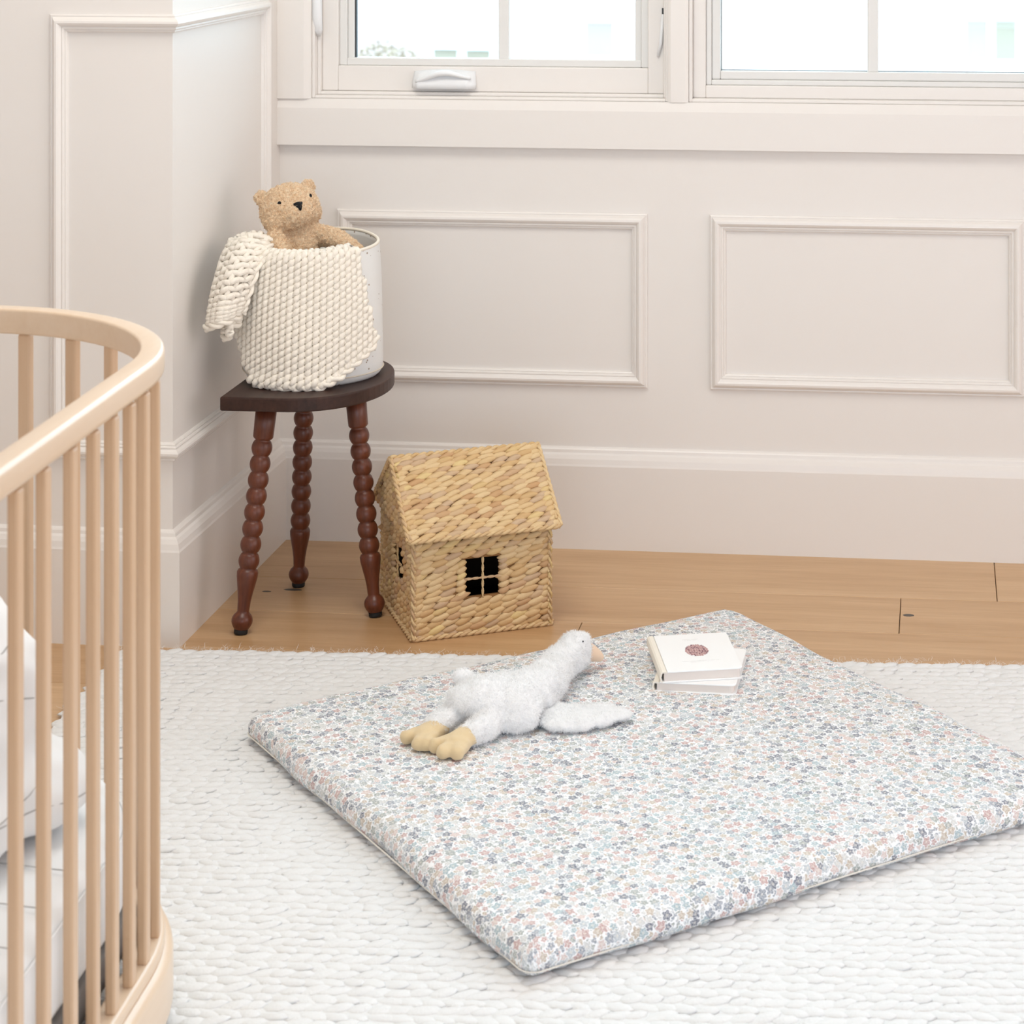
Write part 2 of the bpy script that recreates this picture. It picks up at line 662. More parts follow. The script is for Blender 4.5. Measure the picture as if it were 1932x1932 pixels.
# dark knots, filled flush
knots = [((-0.0600, -0.338), 0.0105, 0.0075), ((-1.262, -0.315), 0.018, 0.006), ((-1.31, -0.33), 0.009, 0.004), ((-1.045, -0.29), 0.014, 0.012)]
for (kx, ky), a, b in knots:
    n = 14
    mb = MB().prism([(kx + a * math.cos(2 * PI * i / n) * (1 + 0.25 * math.sin(3.1 * i)), ky + b * math.sin(2 * PI * i / n)) for i in range(n)], -0.002, 0.0002)
    link('knot', mb, plain('knot_filler', (92, 84, 76), 0.6), floor)

# ------------------------------------------------------------------ baseboards
BB = [(0.0, 0.0), (0.0, 0.020), (0.172, 0.020), (0.176, 0.0185), (0.186, 0.0165), (0.194, 0.0125), (0.1975, 0.0085), (0.2035, 0.0075),
      (0.206, 0.0055), (0.2085, 0.0)]


def strip(a, b, prof, n_in, n_o, ms=(0, 0), ws=(0, 0)):
    """profile (u along n_in, v along n_o) run from a to b; ends sheared by ms per u and ws per v"""
    a, b, n_in, n_o = Vector(a), Vector(b), Vector(n_in), Vector(n_o)
    t = (b - a).normalized()
    v = []
    for u, w in prof:
        v.append(a + t * (u * ms[0] + w * ws[0]) + n_in * u + n_o * w)
    for u, w in prof:
        v.append(b + t * (u * ms[1] + w * ws[1]) + n_in * u + n_o * w)
    n = len(prof)
    f = [(i, i + 1, n + i + 1, n + i) for i in range(n - 1)]
    f.append((n - 1, 0, n, 2 * n - 1))
    f.append(tuple(range(n)))
    f.append(tuple(reversed(range(n, 2 * n))))
    mb = MB().add(v, f)
    me = mb.mesh('strip')
    recalc(me)
    return me


UP = (0, 0, 1)


def bboard(name, a, b, n_o, ws):
    o = link(name, strip(a, b, BB, UP, n_o, ws=ws), M['trim'])
    o['kind'] = 'structure'


bboard('baseboard_back', (XW, YW, 0), (XR, YW, 0), (0, -1, 0), (1, 0))
bboard('baseboard_alcove', (XW, YL, 0), (XW, YW, 0), (1, 0, 0), (-1, -1))
bboard('baseboard_left', (XFL, YL, 0), (XW, YL, 0), (0, -1, 0), (0, 1))

# ------------------------------------------------------------------ picture-frame mouldings on the wainscot
MO = [(0.0, 0.0), (0.0, 0.0050), (0.0025, 0.0068), (0.0050, 0.0062), (0.0062, 0.0080), (0.0085, 0.0125), (0.0120, 0.0155), (0.0160, 0.0160),
      (0.0195, 0.0140), (0.0220, 0.0105), (0.0232, 0.0092), (0.0255, 0.0102), (0.0275, 0.0092), (0.0285, 0.0062), (0.0305, 0.0066),
      (0.0325, 0.0052), (0.0338, 0.0)]


def frame_trim(name, pieces):
    root = empty(name)
    root['kind'] = 'structure'
    for a, b, n_in, n_o, ms, ws in pieces:
        link('moulding_strip', strip(a, b, MO, n_in, n_o, ms, ws), M['trim'], root)


def panel_back(name, x0, x1, z0, z1):
    o = (0, -1, 0)
    frame_trim(name, [
        ((x0, YW, z1), (x1, YW, z1), (0, 0, -1), o, (1, -1), (0, 0)),
        ((x0, YW, z0), (x1, YW, z0), (0, 0, 1), o, (1, -1), (0, 0)),
        ((x0, YW, z0), (x0, YW, z1), (1, 0, 0), o, (1, -1), (0, 0)),
        ((x1, YW, z0), (x1, YW, z1), (-1, 0, 0), o, (1, -1), (0, 0))])


panel_back('trim_1', -1.2655, -0.6055, 0.3345, 0.6965)
panel_back('trim_2', -0.4746, 0.172, 0.3345, 0.6965)
panel_back('trim_3', 0.303, 0.95, 0.3345, 0.6965)
zb, zt = 0.3335, 1.1465
frame_trim('trim_4', [
    ((-1.621, YL, zt), (XW, YL, zt), (0, 0, -1), (0, -1, 0), (1, 0), (0, 1)),
    ((-1.621, YL, zb), (XW, YL, zb), (0, 0, 1), (0, -1, 0), (1, 0), (0, 1)),
    ((-1.621, YL, zb), (-1.621, YL, zt), (1, 0, 0), (0, -1, 0), (1, -1), (0, 0))])
frame_trim('trim_5', [
    ((XW, YL, zt), (XW, -0.075, zt), (0, 0, -1), (1, 0, 0), (0, -1), (-1, 0)),
    ((XW, YL, zb), (XW, -0.075, zb), (0, 0, 1), (1, 0, 0), (0, -1), (-1, 0)),
    ((XW, -0.075, zb), (XW, -0.075, zt), (0, -1, 0), (1, 0, 0), (1, -1), (0, 0))])

# ------------------------------------------------------------------ window casing boards
cas = empty('trim_6')
cas['kind'] = 'structure'
CY = YW - 0.020
prof_cas = [(0.0, 0.0), (0.0, 0.020), (0.078, 0.020), (0.0975, 0.0135), (0.0975, 0.0)]
link('apron_board', strip((XW, YW, 0.8325), (1.5, YW, 0.8325), prof_cas, UP, (0, -1, 0)), M['trim'], cas)
link('side_board', strip((W1[0], YW, 0.9301), (W1[0], YW, 2.35), [(0.0, 0.0), (0.0, 0.0135), (0.014, 0.020), (0.0713, 0.020), (0.0713, 0.0)], (-1, 0, 0), (0, -1, 0)), M['trim'], cas)
link('mullion_board', strip((W1[1], YW, 0.9301), (W1[1], YW, 2.35), [(0.0, 0.0), (0.0, 0.0135), (0.006, 0.0165), (0.036, 0.0165), (0.042, 0.0135), (0.042, 0.0)], (1, 0, 0), (0, -1, 0)), M['trim'], cas)
link('head_board', strip((XW, YW, 2.3501), (1.5, YW, 2.3501), [(0.0, 0.0), (0.0, 0.020), (0.0975, 0.020), (0.0975, 0.0)], UP, (0, -1, 0)), M['trim'], cas)


# ------------------------------------------------------------------ windows
def rect_ring(mb, x0, x1, z0, z1, w, y0, y1):
    """four bars of a rectangular frame, outer size given, w wide, butt joints"""
    mb.box(x0, x0 + w, y0, y1, z0, z1)
    mb.box(x1 - w, x1, y0, y1, z0, z1)
    mb.box(x0 + w, x1 - w, y0, y1, z0, z0 + w)
    mb.box(x0 + w, x1 - w, y0, y1, z1 - w, z1)


def sash_bars(parent, x0, x1, z0, z1, wl, wb, y0, y1):
    link('stile', MB().box(x0, x0 + wl, y0, y1, z0, z1), M['trim'], parent, bevel=0.002)
    link('stile', MB().box(x1 - wl, x1, y0, y1, z0, z1), M['trim'], parent, bevel=0.002)
    link('rail', MB().box(x0 + wl, x1 - wl, y0, y1, z0, z0 + wb), M['trim'], parent, bevel=0.002)
    link('rail', MB().box(x0 + wl, x1 - wl, y0, y1, z1 - wb, z1), M['trim'], parent, bevel=0.002)


# window_1: casement with a folding crank
w = empty('window_1')
w['kind'] = 'structure'
mb = MB()
rect_ring(mb, W1[0], W1[1], W1[2], W1[3], 0.006, YW - 0.006, YW + 0.12)
link('jamb_liner', mb, M['trim'], w, bevel=0.0015)
mb = MB()
rect_ring(mb, W1[0] + 0.006, W1[1] - 0.006, W1[2] + 0.006, W1[3] - 0.006, 0.007, YW + 0.014, YW + 0.12)
link('stop_bead', mb, M['trim'], w, bevel=0.0015)
sash = empty('sash')
sash.parent = w
sash_bars(sash, -1.3066, -0.5745, 0.9432, 2.33, 0.034, 0.053, YW + 0.028, YW + 0.075)
mb = MB()
rect_ring(mb, -1.2726, -0.6085, 0.9962, 2.277, 0.016, YW + 0.04, YW + 0.07)
link('glazing_bead', mb, M['win_white'], sash, bevel=0.002)
mb = MB()
rect_ring(mb, -1.2566, -0.6245, 1.0122 - 0.016, 2.261, 0.014, YW + 0.048, YW + 0.07)
link('glazing_bead', mb, M['win_white'], sash, bevel=0.002)
mb = MB()
rect_ring(mb, -1.2426, -0.6105, 0.985, 2.25, 0.003, YW + 0.054, YW + 0.064)
link('spacer', mb, M['black_gasket'], sash)
link('muntin', MB().box(-0.9300, -0.9070, YW + 0.044, YW + 0.074, 0.996, 2.277), M['win_white'], sash, bevel=0.003)
link('pane', MB().box(-1.2420, -0.9250, YW + 0.057, YW + 0.060, 0.99, 2.26), M['glass'], sash)
link('pane', MB().box(-0.9120, -0.6150, YW + 0.057, YW + 0.060, 0.99, 2.26), M['glass'], sash)
# crank: swelling cover with the folded lever lying on it
cr = empty('crank_operator', (-1.0405, YW + 0.028, 0.9505))
cr.parent = w
mb = MB()
n = 26
L = 0.069
secs = []
for i in range(n + 1):
    s = i / n
    x = -L + 2 * L * s
    taper = min(1.0, (0.35 + 6 * s) if s < 0.12 else 1.0, (0.35 + 6 * (1 - s)) if s > 0.88 else 1.0)
    top = 0.036 + 0.004 * math.sin(s * PI)
    dep = 0.026 * taper + 0.004
    secs.append([(x * (0.93 if True else 1), 0, 0), (x, -dep, 0.001), (x, -dep * 0.98, 0.012), (x * 0.96, -dep * 0.66, top * 0.8), (x * 0.95, -dep * 0.3, top), (x * 0.95, 0, top)])
m = len(secs[0])
mb.add([p for s_ in secs for p in s_], [(k * m + i, k * m + i + 1, (k + 1) * m + i + 1, (k + 1) * m + i) for k in range(n) for i in range(m - 1)] + [tuple(range(m)), tuple(reversed(range(n * m, n * m + m)))])
me = mb.mesh('cover')
recalc(me)
link('cover', me, M['plastic'], cr, True)
path = []
for i in range(19):
    s = i / 18
    path.append((-0.058 + 0.118 * s, -0.024 - 0.006 * math.sin(PI * s), 0.027 - 0.010 * math.cos(2 * PI * (s * 0.85 + 0.02)) * (1 - 0.5 * s)))
link('lever', MB().tube(path, [0.0045 + 0.0035 * math.sin(PI * min(1, i / 18 * 1.1)) for i in range(19)], 10, flat=0.75), M['plastic'], cr, True)
# latch at the hinge side stile, and its keeper opposite
la = empty('latch', (-1.3125, YW + 0.014, 1.062))
la.parent = w
path = [(0.003, -0.004, 0.0), (0.004, -0.012, 0.012), (0.003, -0.016, 0.04), (0.001, -0.014, 0.09), (-0.001, -0.010, 0.15)]
link('lever', MB().tube(path, [0.006, 0.010, 0.011, 0.010, 0.008], 10, flat=0.8, up=Vector((0, 1, 0))), M['plastic'], la, True)
link('plate', MB().box(-0.010, 0.010, -0.006, 0.002, 0.02, 0.22), M['plastic'], la, bevel=0.003)
hi = empty('hinge', (-0.577, YW + 0.026, 1.05))
hi.parent = w
link('arm', MB().tube([(-0.010, -0.001, -0.028), (-0.004, -0.003, 0.0), (0.0, -0.003, 0.06)], [0.003, 0.004, 0.003], 8), M['plastic'], hi, True)
link('slot', MB().box(-0.0015, 0.0025, -0.0022, 0.002, 0.055, 0.073), M['black_gasket'], hi)

# window_2: fixed light with stepped frame
w = empty('window_2')
w['kind'] = 'structure'
mb = MB()
rect_ring(mb, W2[0], W2[1], W2[2], W2[3], 0.007, YW - 0.006, YW + 0.12)
link('jamb_liner', mb, M['trim'], w, bevel=0.0015)
mb = MB()
rect_ring(mb, W2[0] + 0.007, W2[1] - 0.007, W2[2] + 0.007, W2[3] - 0.007, 0.026, YW + 0.016, YW + 0.12)
link('outer_frame', mb, M['trim'], w, bevel=0.002)
mb = MB()
rect_ring(mb, W2[0] + 0.033, W2[1] - 0.033, W2[2] + 0.033, W2[3] - 0.033, 0.011, YW + 0.026, YW + 0.12)
link('middle_frame', mb, M['win_white'], w, bevel=0.002)
mb = MB()
rect_ring(mb, W2[0] + 0.044, W2[1] - 0.044, W2[2] + 0.044, W2[3] - 0.044, 0.018, YW + 0.034, YW + 0.1)
link('inner_frame', mb, M['win_white'], w, bevel=0.0025)
mb = MB()
rect_ring(mb, W2[0] + 0.0615, W2[1] - 0.0615, W2[2] + 0.0615, W2[3] - 0.0615, 0.002, YW + 0.05, YW + 0.06)
link('spacer', mb, plain('grey_spacer', (150, 152, 152), 0.4), w)
gx0, gx1 = W2[0] + 0.062, W2[1] - 0.062
mxs = [-0.1395, 0.20, 0.54, 0.88]
xs = [gx0] + mxs + [gx1]
for mx in mxs:
    link('muntin', MB().box(mx - 0.0115, mx + 0.0115, YW + 0.04, YW + 0.07, W2[2] + 0.06, W2[3] - 0.06), M['win_white'], w, bevel=0.003)
for a, b in zip(xs[:-1], xs[1:]):
    link('pane', MB().box(a + (0.006 if a != gx0 else 0), b - (0.006 if b != gx1 else 0), YW + 0.053, YW + 0.056, W2[2] + 0.06, W2[3] - 0.06), M['glass'], w)

# ------------------------------------------------------------------ unseen frames added round the side and rear fill lamps
w = empty('side_fill_frame')
w['kind'] = 'structure'
mb = MB()
for q in ((-3.88, -3.80, 0.32, 2.38), (-0.80, -0.72, 0.32, 2.38), (-3.80, -0.80, 0.32, 0.40), (-3.80, -0.80, 2.30, 2.38)):
    mb.box(XR - 0.07, XR, q[0], q[1], q[2], q[3])
link('frame', mb, M['trim'], w, bevel=0.004)
for y in (-2.80, -1.80):
    link('muntin', MB().box(XR - 0.045, XR, y - 0.015, y + 0.015, 0.40, 2.30), M['win_white'], w)
w = empty('rear_fill_frame')  # door frame added behind the rear fill lamp, wall closed
w['kind'] = 'structure'
mb = MB()
for q in ((-2.00, -1.90, 0.0, 2.60), (2.50, 2.60, 0.0, 2.60), (-1.90, 2.50, 2.50, 2.60)):
    mb.box(q[0], q[1], YB, YB + 0.09, q[2], q[3])
link('frame', mb, M['trim'], w, bevel=0.004)
for i in range(4):
    x = -1.90 + 1.10 * i
    link('added_leaf', MB().box(x + 0.004, x + 1.096, YB, YB + 0.045, 0.01, 2.495), M['win_white'], w, bevel=0.003)

# ------------------------------------------------------------------ housing round the added ceiling lamp
lamp = empty('added_ceiling_lamp', (-0.85, -1.5, 2.65))
tag(lamp, 'added flat square white fill lamp, unseen above the play mat', 'lamp')
mb = MB()
for q in ((-0.5, 0.5, -0.5, -0.46), (-0.5, 0.5, 0.46, 0.5), (-0.5, -0.46, -0.46, 0.46), (0.46, 0.5, -0.46, 0.46)):
    mb.box(q[0], q[1], q[2], q[3], -0.07, 0.0)
link('housing', mb, M['plastic'], lamp)

# ================================================================== OUTSIDE (the room is on an upper floor)
link('ground', MB().box(-60, 60, 4, 120, -6.6, -6.5), plain('pale_ground', (196, 196, 188), 0.95), None)
tag(bpy.data.objects['ground'], kind='structure')
siding = plain('white_siding', (244, 246, 248), 0.7)
roofm = plain('lavender_grey_roof', (152, 134, 128), 0.8)
pane_out = plain('far_pane', (170, 152, 146), 0.25)
pane_green = plain('far_pane_green', (160, 148, 132), 0.25)


def far_house(name, label, x0, x1, y0, y1, zw, zr, over, windows, ridge_y=None, roof_mat=roofm):
    root = empty(name, ((x0 + x1) / 2, y0, -6.5))
    tag(root, label, 'house')
    c = Vector(root.location)

    def L(mb, nm, mat, par=root):
        mb.v = [tuple(Vector(p) - c) for p in mb.v]
        return link(nm, mb, mat, par)
    L(MB().box(x0, x1, y0, y1, -6.5, zw), 'wall', siding)
    ym = (y0 + y1) / 2 if ridge_y is None else ridge_y
    ya, yb, xa, xb = y0 - over, y1 + over, x0 - over, x1 + over
    mb = MB().add([(xa, ya, zw), (xb, ya, zw), (xb, ym, zr), (xa, ym, zr), (xb, yb, zw), (xa, yb, zw)],
                  [(0, 1, 2, 3), (3, 2, 4, 5), (0, 3, 5), (1, 4, 2), (0, 5, 4, 1)])
    L(mb, 'roof', roof_mat)
    L(MB().box(xa, xb, ya - 0.06, ya, zw - 0.2, zw + 0.04), 'fascia', siding)
    for (a, b, z0, z1, mt) in windows:
        wroot = L(MB().box(a - 0.09, b + 0.09, y0 - 0.05, y0, z0 - 0.09, z1 + 0.09), 'window', siding)
        L(MB().box(a, b, y0 - 0.07, y0 - 0.045, z0, z1), 'pane', mt, wroot)
    return root


far_house('neighbour_house', 'white sided neighbouring house seen through the right hand panes', -9.3, 14.0, 46.0, 56.0, -1.52, 1.6, 0.3,
          [(-8.16, -7.56, -2.78, -2.02, pane_out), (-7.36, -6.80, -2.78, -2.02, plain('far_pane_pale', (208, 190, 182), 0.25)),
           (0.60, 1.05, -2.74, -1.92, pane_out), (1.25, 1.70, -2.78, -1.92, pane_green)])
far_house('grey_roofed_house', 'far house under a broad pale lavender grey roof behind left pane', -34.0, -9.0, 62.0, 78.0, -5.2, 3.5, 0.5, [])
far_house('low_annexe', 'low white annexe with a window row under its eave beyond the left pane', -10.05, -7.9, 38.0, 43.0, -1.80, -1.2, 0.2,
          [(-9.9, -9.45, -2.19, -2.03, pane_green), (-9.25, -8.8, -2.21, -2.05, pane_green)], roof_mat=plain('white_roof', (205, 188, 180), 0.8))
tr = empty('garden_tree', (-9.85, 33.6, -6.5))
tag(tr, 'hazy pale leafed tree standing outside the left pane', 'tree')
link('trunk', MB().tube([(0, 0, 0), (0.1, 0, 2.2), (0.0, 0, 4.2)], [0.16, 0.12, 0.06], 8), plain('bark', (150, 140, 128), 0.9), tr, True)
mb = MB()
rr = np.random.default_rng(4)
for i in range(900):
    d = rr.normal(size=3)
    d /= np.linalg.norm(d)
    p = Vector(d * np.array([0.75, 0.7, 0.62]) * rr.uniform(0.35, 1.0) ** 0.5) + Vector((0.1, 0, 4.35))
    q = Matrix.Rotation(rr.uniform(0, 6.28), 3, Vector(rr.normal(size=3)).normalized())
    s = 0.045
    mb.add([p + q @ Vector((-s, -s * 0.5, 0)), p + q @ Vector((s, -s * 0.5, 0.01)), p + q @ Vector((s, s * 0.5, 0)), p + q @ Vector((-s, s * 0.5, 0.01))], [(0, 1, 2, 3)])
fo = link('foliage', mb, plain('pale_leaf', (160, 142, 122), 0.8), tr)
fo['kind'] = 'stuff'

# ================================================================== RUG
rug = empty('braided_rug', (-1.467, -0.692, 0.0), math.radians(3.05))
tag(rug, 'off white chunky braided wool rug covering the oak floor', 'rug')
RW, RD = 2.75, 2.35
link('backing', MB().box(0.006, RW - 0.006, -RD, -0.006, 0.0005, 0.0090), M['wool'], rug)
PITCH, ROWH = 0.0262, 0.0202
row_meshes = []
for k in range(8):
    mb = MB()
    sgn = 1 if k % 2 == 0 else -1
    n = int(RW / PITCH)
    for i in range(n):
        x = (i + 0.5 + (0.5 if k % 4 > 1 else 0)) * PITCH + random.uniform(-0.004, 0.004)
        if x > RW - 0.012:
            continue
        a = sgn * math.radians(random.uniform(8, 24))
        q = Matrix.Rotation(a, 3, 'Z') @ Matrix.Rotation(random.uniform(-0.16, 0.02), 3, 'Y')
        mb.ellipsoid((x, random.uniform(-0.0025, 0.0025), 0.0080 + random.uniform(-0.0006, 0.0006)),
                     (0.0215 * random.uniform(0.8, 1.25), 0.0110 * random.uniform(0.85, 1.15), 0.0044), q, 8, 6)
    me = mb.mesh('braid_row')
    me.materials.append(M['wool'])
    me.polygons.foreach_set('use_smooth', [True] * len(me.polygons))
    row_meshes.append(me)
for j in range(int(RD / ROWH)):
    o = link('braid_row', row_meshes[(j % 2) + 2 * random.randrange(4)], None, rug)
    o.location = (random.uniform(-0.004, 0.004), -0.013 - j * ROWH, 0.0)
# loose wool hairs, thickest along the far edge
mb = MB()
rr = np.random.default_rng(5)
for i in range(30000):
    edge = i < 2200
    x = rr.uniform(0.0, RW)
    y = rr.uniform(-0.02, 0.004) if edge else -rr.uniform(0, 1.35)
    z = rr.uniform(0.010, 0.0128) if not edge else rr.uniform(0.004, 0.014)
    L = rr.uniform(0.006, 0.02) if edge or i % 9 == 0 else rr.uniform(0.003, 0.008)
    a = rr.uniform(0, 2 * PI) if not edge else rr.uniform(0.15 * PI, 0.85 * PI)
    d = Vector((math.cos(a), math.sin(a), rr.uniform(-0.1, 0.35)))
    p = Vector((x, y, z))
    s = Vector((-d.y, d.x, 0)) * 0.00022
    bend = Vector((rr.uniform(-1, 1), rr.uniform(-1, 1), rr.uniform(-0.2, 0.5))) * L * 0.3
    m1 = p + d * L * 0.5 + bend
    t = p + d * L
    mb.add([p - s, p + s, m1 + s, m1 - s, t], [(0, 1, 2, 3), (3, 2, 4)])
o = link('wool_fuzz', mb, M['wool_hair'], rug)
o['kind'] = 'stuff'

# ================================================================== PLAY MAT
def mat_mesh(side, T):
    half = side / 2
    prof = [(0.035, 0.0, -0.075), (0.016, 0.0008, -0.056), (0.006, 0.005, -0.043), (0.001, 0.012, -0.034), (0.0, 0.019, -0.027), (0.001, 0.027, -0.019),
            (0.005, 0.035, -0.010), (0.012, 0.0405, 0.0), (0.022, T - 0.0015, 0.012), (0.045, T, 0.036), (0.1, T + 0.001, 0.092), (0.2, T + 0.002, 0.193), (0.33, T + 0.0025, 0.324)]

    def outline(inset, r0=0.022, n_side=34, n_c=6):
        h = half - inset
        r = max(0.004, r0 - inset) if inset > 0 else r0 - inset
        r = min(r, h * 0.9)
        pts = []
        for q in range(4):
            ca = [(1, 1), (-1, 1), (-1, -1), (1, -1)][q]
            cx, cy = ca[0] * (h - r), ca[1] * (h - r)
            for i in range(n_c):
                a = q * PI / 2 + (PI / 2) * i / (n_c - 1)
                pts.append((cx + r * math.cos(a), cy + r * math.sin(a)))
            nx = [(-1, 1), (-1, -1), (1, -1), (1, 1)][q]
            ex, ey = nx[0] * (h - r), nx[1] * (h - r)
            p0 = pts[-1]
            p1 = (ex + r * math.cos((q + 1) * PI / 2), ey + r * math.sin((q + 1) * PI / 2))
            for i in range(1, n_side):
                t = i / n_side
                pts.append((p0[0] + (p1[0] - p0[0]) * t, p0[1] + (p1[1] - p0[1]) * t))
        return pts
    verts, uvs, faces = [], [], []
    n = 0
    for k, (d, z, e) in enumerate(prof):
        o = outline(d)
        u = outline(e)
        n = len(o)
        for i, ((x, y), q) in enumerate(zip(o, u)):
            wob = 0.0035 * math.sin(i * 0.31 + 1.0) * (1 if 2 <= k <= 8 else 0.2) + 0.002 * math.sin(i * 0.83)
            zz = z
            rr_ = math.hypot(x, y)
            s = 1 - wob / max(rr_, 0.05) * (1 if k < 9 else 0)
            if k >= 8:
                zz += 0.0012 * math.sin(x * 21 + 1.3) * math.cos(y * 17)
            verts.append((x * s, y * s, zz))
            uvs.append(q)
    for k in range(len(prof) - 1):
        for i in range(n):
            j = (i + 1) % n
            faces.append((k * n + i, k * n + j, (k + 1) * n + j, (k + 1) * n + i))
    # inner field
    c = len(verts)
    verts.append((0, 0, T + 0.003))
    uvs.append((0, 0))
    last = (len(prof) - 1) * n
    for i in range(n):
        faces.append((last + i, last + (i + 1) % n, c))
    faces.append(tuple(reversed(range(n))))
    me = bpy.data.meshes.new('play_mat')
    me.from_pydata(verts, [], faces)
    uvl = me.uv_layers.new(name='print')
    flat = []
    for lp in me.loops:
        flat.extend(uvs[lp.vertex_index])
    uvl.data.foreach_set('uv', flat)
    me.polygons.foreach_set('use_smooth', [True] * len(me.polygons))
    me.update()
    return me


MAT_A = math.radians(39.5)
MAT_C = (-0.4495, -1.144)
pm = link('play_mat', mat_mesh(0.945, 0.045), M['floral'])
pm.location = (MAT_C[0], MAT_C[1], 0.0135)
pm.rotation_euler = (0, 0, MAT_A)
tag(pm, 'square padded play mat in small blue and pink floral cotton', 'play mat')
# the welt seam running round the lower edge
pts = []
h = 0.945 / 2 - 0.001
for q in range(4):
    ca = [(1, 1), (-1, 1), (-1, -1), (1, -1)][q]
    for i in range(7):
        a = q * PI / 2 + (PI / 2) * i / 6
        pts.append((ca[0] * (h - 0.022) + 0.022 * math.cos(a), ca[1] * (h - 0.022) + 0.022 * math.sin(a), 0.0115))
wel = MB().tube(pts, 0.0011, 8, closed=True).mesh('welt')
wl = link('welt', wel, plain('welt_thread', (232, 226, 216), 0.9), pm, True)
MZ = 0.0135 + 0.0465

# ================================================================== BOARD BOOKS
BW, BH = 0.135, 0.172


def mat_cover():
    k = NT('cream_cover')
    k.color(lin((254, 254, 253)))
    k.bump(k.noise(k.coord('Object'), 600.0, 2.0), 0.04, 0.0004)
    return k.set(0.45, 0.35)


M['cover'] = mat_cover()
M['spine'] = plain('cream_spine', (246, 238, 224), 0.6, 0.25)
M['ink_grey'] = plain('grey_ink', (196, 194, 190), 0.8, 0.1)
M['ink_plum'] = plain('plum_ink', (146, 104, 112), 0.8, 0.1)
M['ink_rose'] = plain('rose_ink', (200, 158, 156), 0.8, 0.1)


def rrect(x0, x1, y0, y1, rs, n=5):
    """rs: radii at (x1,y1),(x0,y1),(x0,y0),(x1,y0)"""
    pts = []
    for q, (cx, cy) in enumerate([(x1, y1), (x0, y1), (x0, y0), (x1, y0)]):
        r = rs[q]
        sx, sy = [(-1, -1), (1, -1), (1, 1), (-1, 1)][q]
        for i in range(n):
            a = q * PI / 2 + PI / 2 * i / (n - 1)
            pts.append((cx + sx * r + r * math.cos(a), cy + sy * r + r * math.sin(a)))
    return pts


def book(name, label, loc, ang, T, printed):
    root = empty(name, loc, ang)
    tag(root, label, 'book', 'board books stacked on the play mat')
    x0, x1, y0, y1 = -BW / 2, BW / 2, -BH / 2, BH / 2
    rs = (0.009, 0.002, 0.002, 0.009)
    ct = 0.0022
    link('back_cover', MB().prism(rrect(x0, x1, y0, y1, rs), 0.0, ct), M['cover'], root, bevel=0.0006)
    fc = link('front_cover', MB().prism(rrect(x0 + 0.009, x1, y0, y1, (0.009, 0.001, 0.001, 0.009)), T - ct, T), M['cover'], root, bevel=0.0006)
    link('page_block', MB().prism(rrect(x0 + 0.004, x1 - 0.004, y0 + 0.0035, y1 - 0.0035, (0.007, 0.001, 0.001, 0.007)), ct, T - ct), M['page'], root)
    # rounded spine with the joint groove beside it
    prof = [(x0 + 0.001, 0.0), (x0 - 0.0022, 0.002), (x0 - 0.0032, T * 0.5), (x0 - 0.0022, T - 0.002), (x0 + 0.001, T), (x0 + 0.0072, T), (x0 + 0.0085, T - 0.0012),
            (x0 + 0.0085, T - 0.0024), (x0 + 0.001, T - 0.0024), (x0 - 0.0008, T * 0.5), (x0 + 0.001, 0.0022)]
    n = len(prof)
    mb = MB().add([(x, y0, z) for x, z in prof] + [(x, y1, z) for x, z in prof],
                  [(i, (i + 1) % n, n + (i + 1) % n, n + i) for i in range(n)] + [tuple(range(n)), tuple(reversed(range(n, 2 * n)))])
    me = mb.mesh('spine')
    recalc(me)
    link('spine', me, M['spine'], root)
    if printed:
        # pine cone printed on the cover: rows of scales, flat ink a hair above the board
        rr_ = np.random.default_rng(9)
        cx, cy, rx, ry = 0.004, 0.006, 0.0205, 0.0275
        dark, rose = MB(), MB()
        for r in range(13):
            ty = -1 + 2 * (r + 0.5) / 13
            wdt = rx * math.sqrt(max(0, 1 - ty * ty)) * (1.0 if ty < 0 else 0.96)
            m_ = max(3, int(9 * wdt / rx) + 1)
            for i in range(m_):
                px = cx + wdt * (-1 + 2 * (i + 0.5) / m_) + rr_.uniform(-0.0006, 0.0006)
                py = cy + ry * ty
                tilt = (px - cx) / rx * 0.6
                w_, h_ = 0.0026, 0.0023
                tgt = dark if rr_.random() < 0.5 else rose
                pl = [(-w_, -h_ * 0.3), (0, -h_), (w_, -h_ * 0.3), (w_ * 0.5, h_ * 0.4), (0, h_ * 1.15), (-w_ * 0.5, h_ * 0.4)]
                ca, sa = math.cos(-tilt), math.sin(-tilt)
                zz = T + 0.00012 + 0.00004 * (r % 2)
                tgt.add([(px + x * ca - y * sa, py + x * sa + y * ca, zz) for x, y in pl], [tuple(range(6))])
        bs = MB().add([(cx + rx * 0.9 * math.cos(2 * PI * i / 28), cy + ry * 0.93 * math.sin(2 * PI * i / 28), T + 0.00006) for i in range(28)], [tuple(range(28))])
        link('cone_ground', bs, plain('pale_rose_ink', (224, 200, 196), 0.8, 0.1), fc)
        link('cone_scales', dark, M['ink_plum'], fc)
        link('cone_scales', rose, M['ink_rose'], fc)
        # faint title words: small strokes, too soft to read
        mb = MB()
        for (lx, ly, total, hgt) in ((-0.012, 0.058, 0.026, 0.0026), (-0.010, 0.053, 0.019, 0.0022), (-0.028, -0.045, 0.062, 0.0024), (-0.015, -0.050, 0.030, 0.0020)):
            x = lx
            while x < lx + total:
                wd = rr_.uniform(0.0007, 0.0016)
                if rr_.random() > 0.16:
                    hh = hgt * rr_.uniform(0.5, 1.0)
                    mb.add([(x, ly, T + 0.0001), (x + wd * 0.55, ly, T + 0.0001), (x + wd * 0.75, ly + hh, T + 0.0001), (x + wd * 0.2, ly + hh, T + 0.0001)], [(0, 1, 2, 3)])
                x += wd + 0.0005
        link('title_print', mb, M['ink_grey'], fc)
    return root


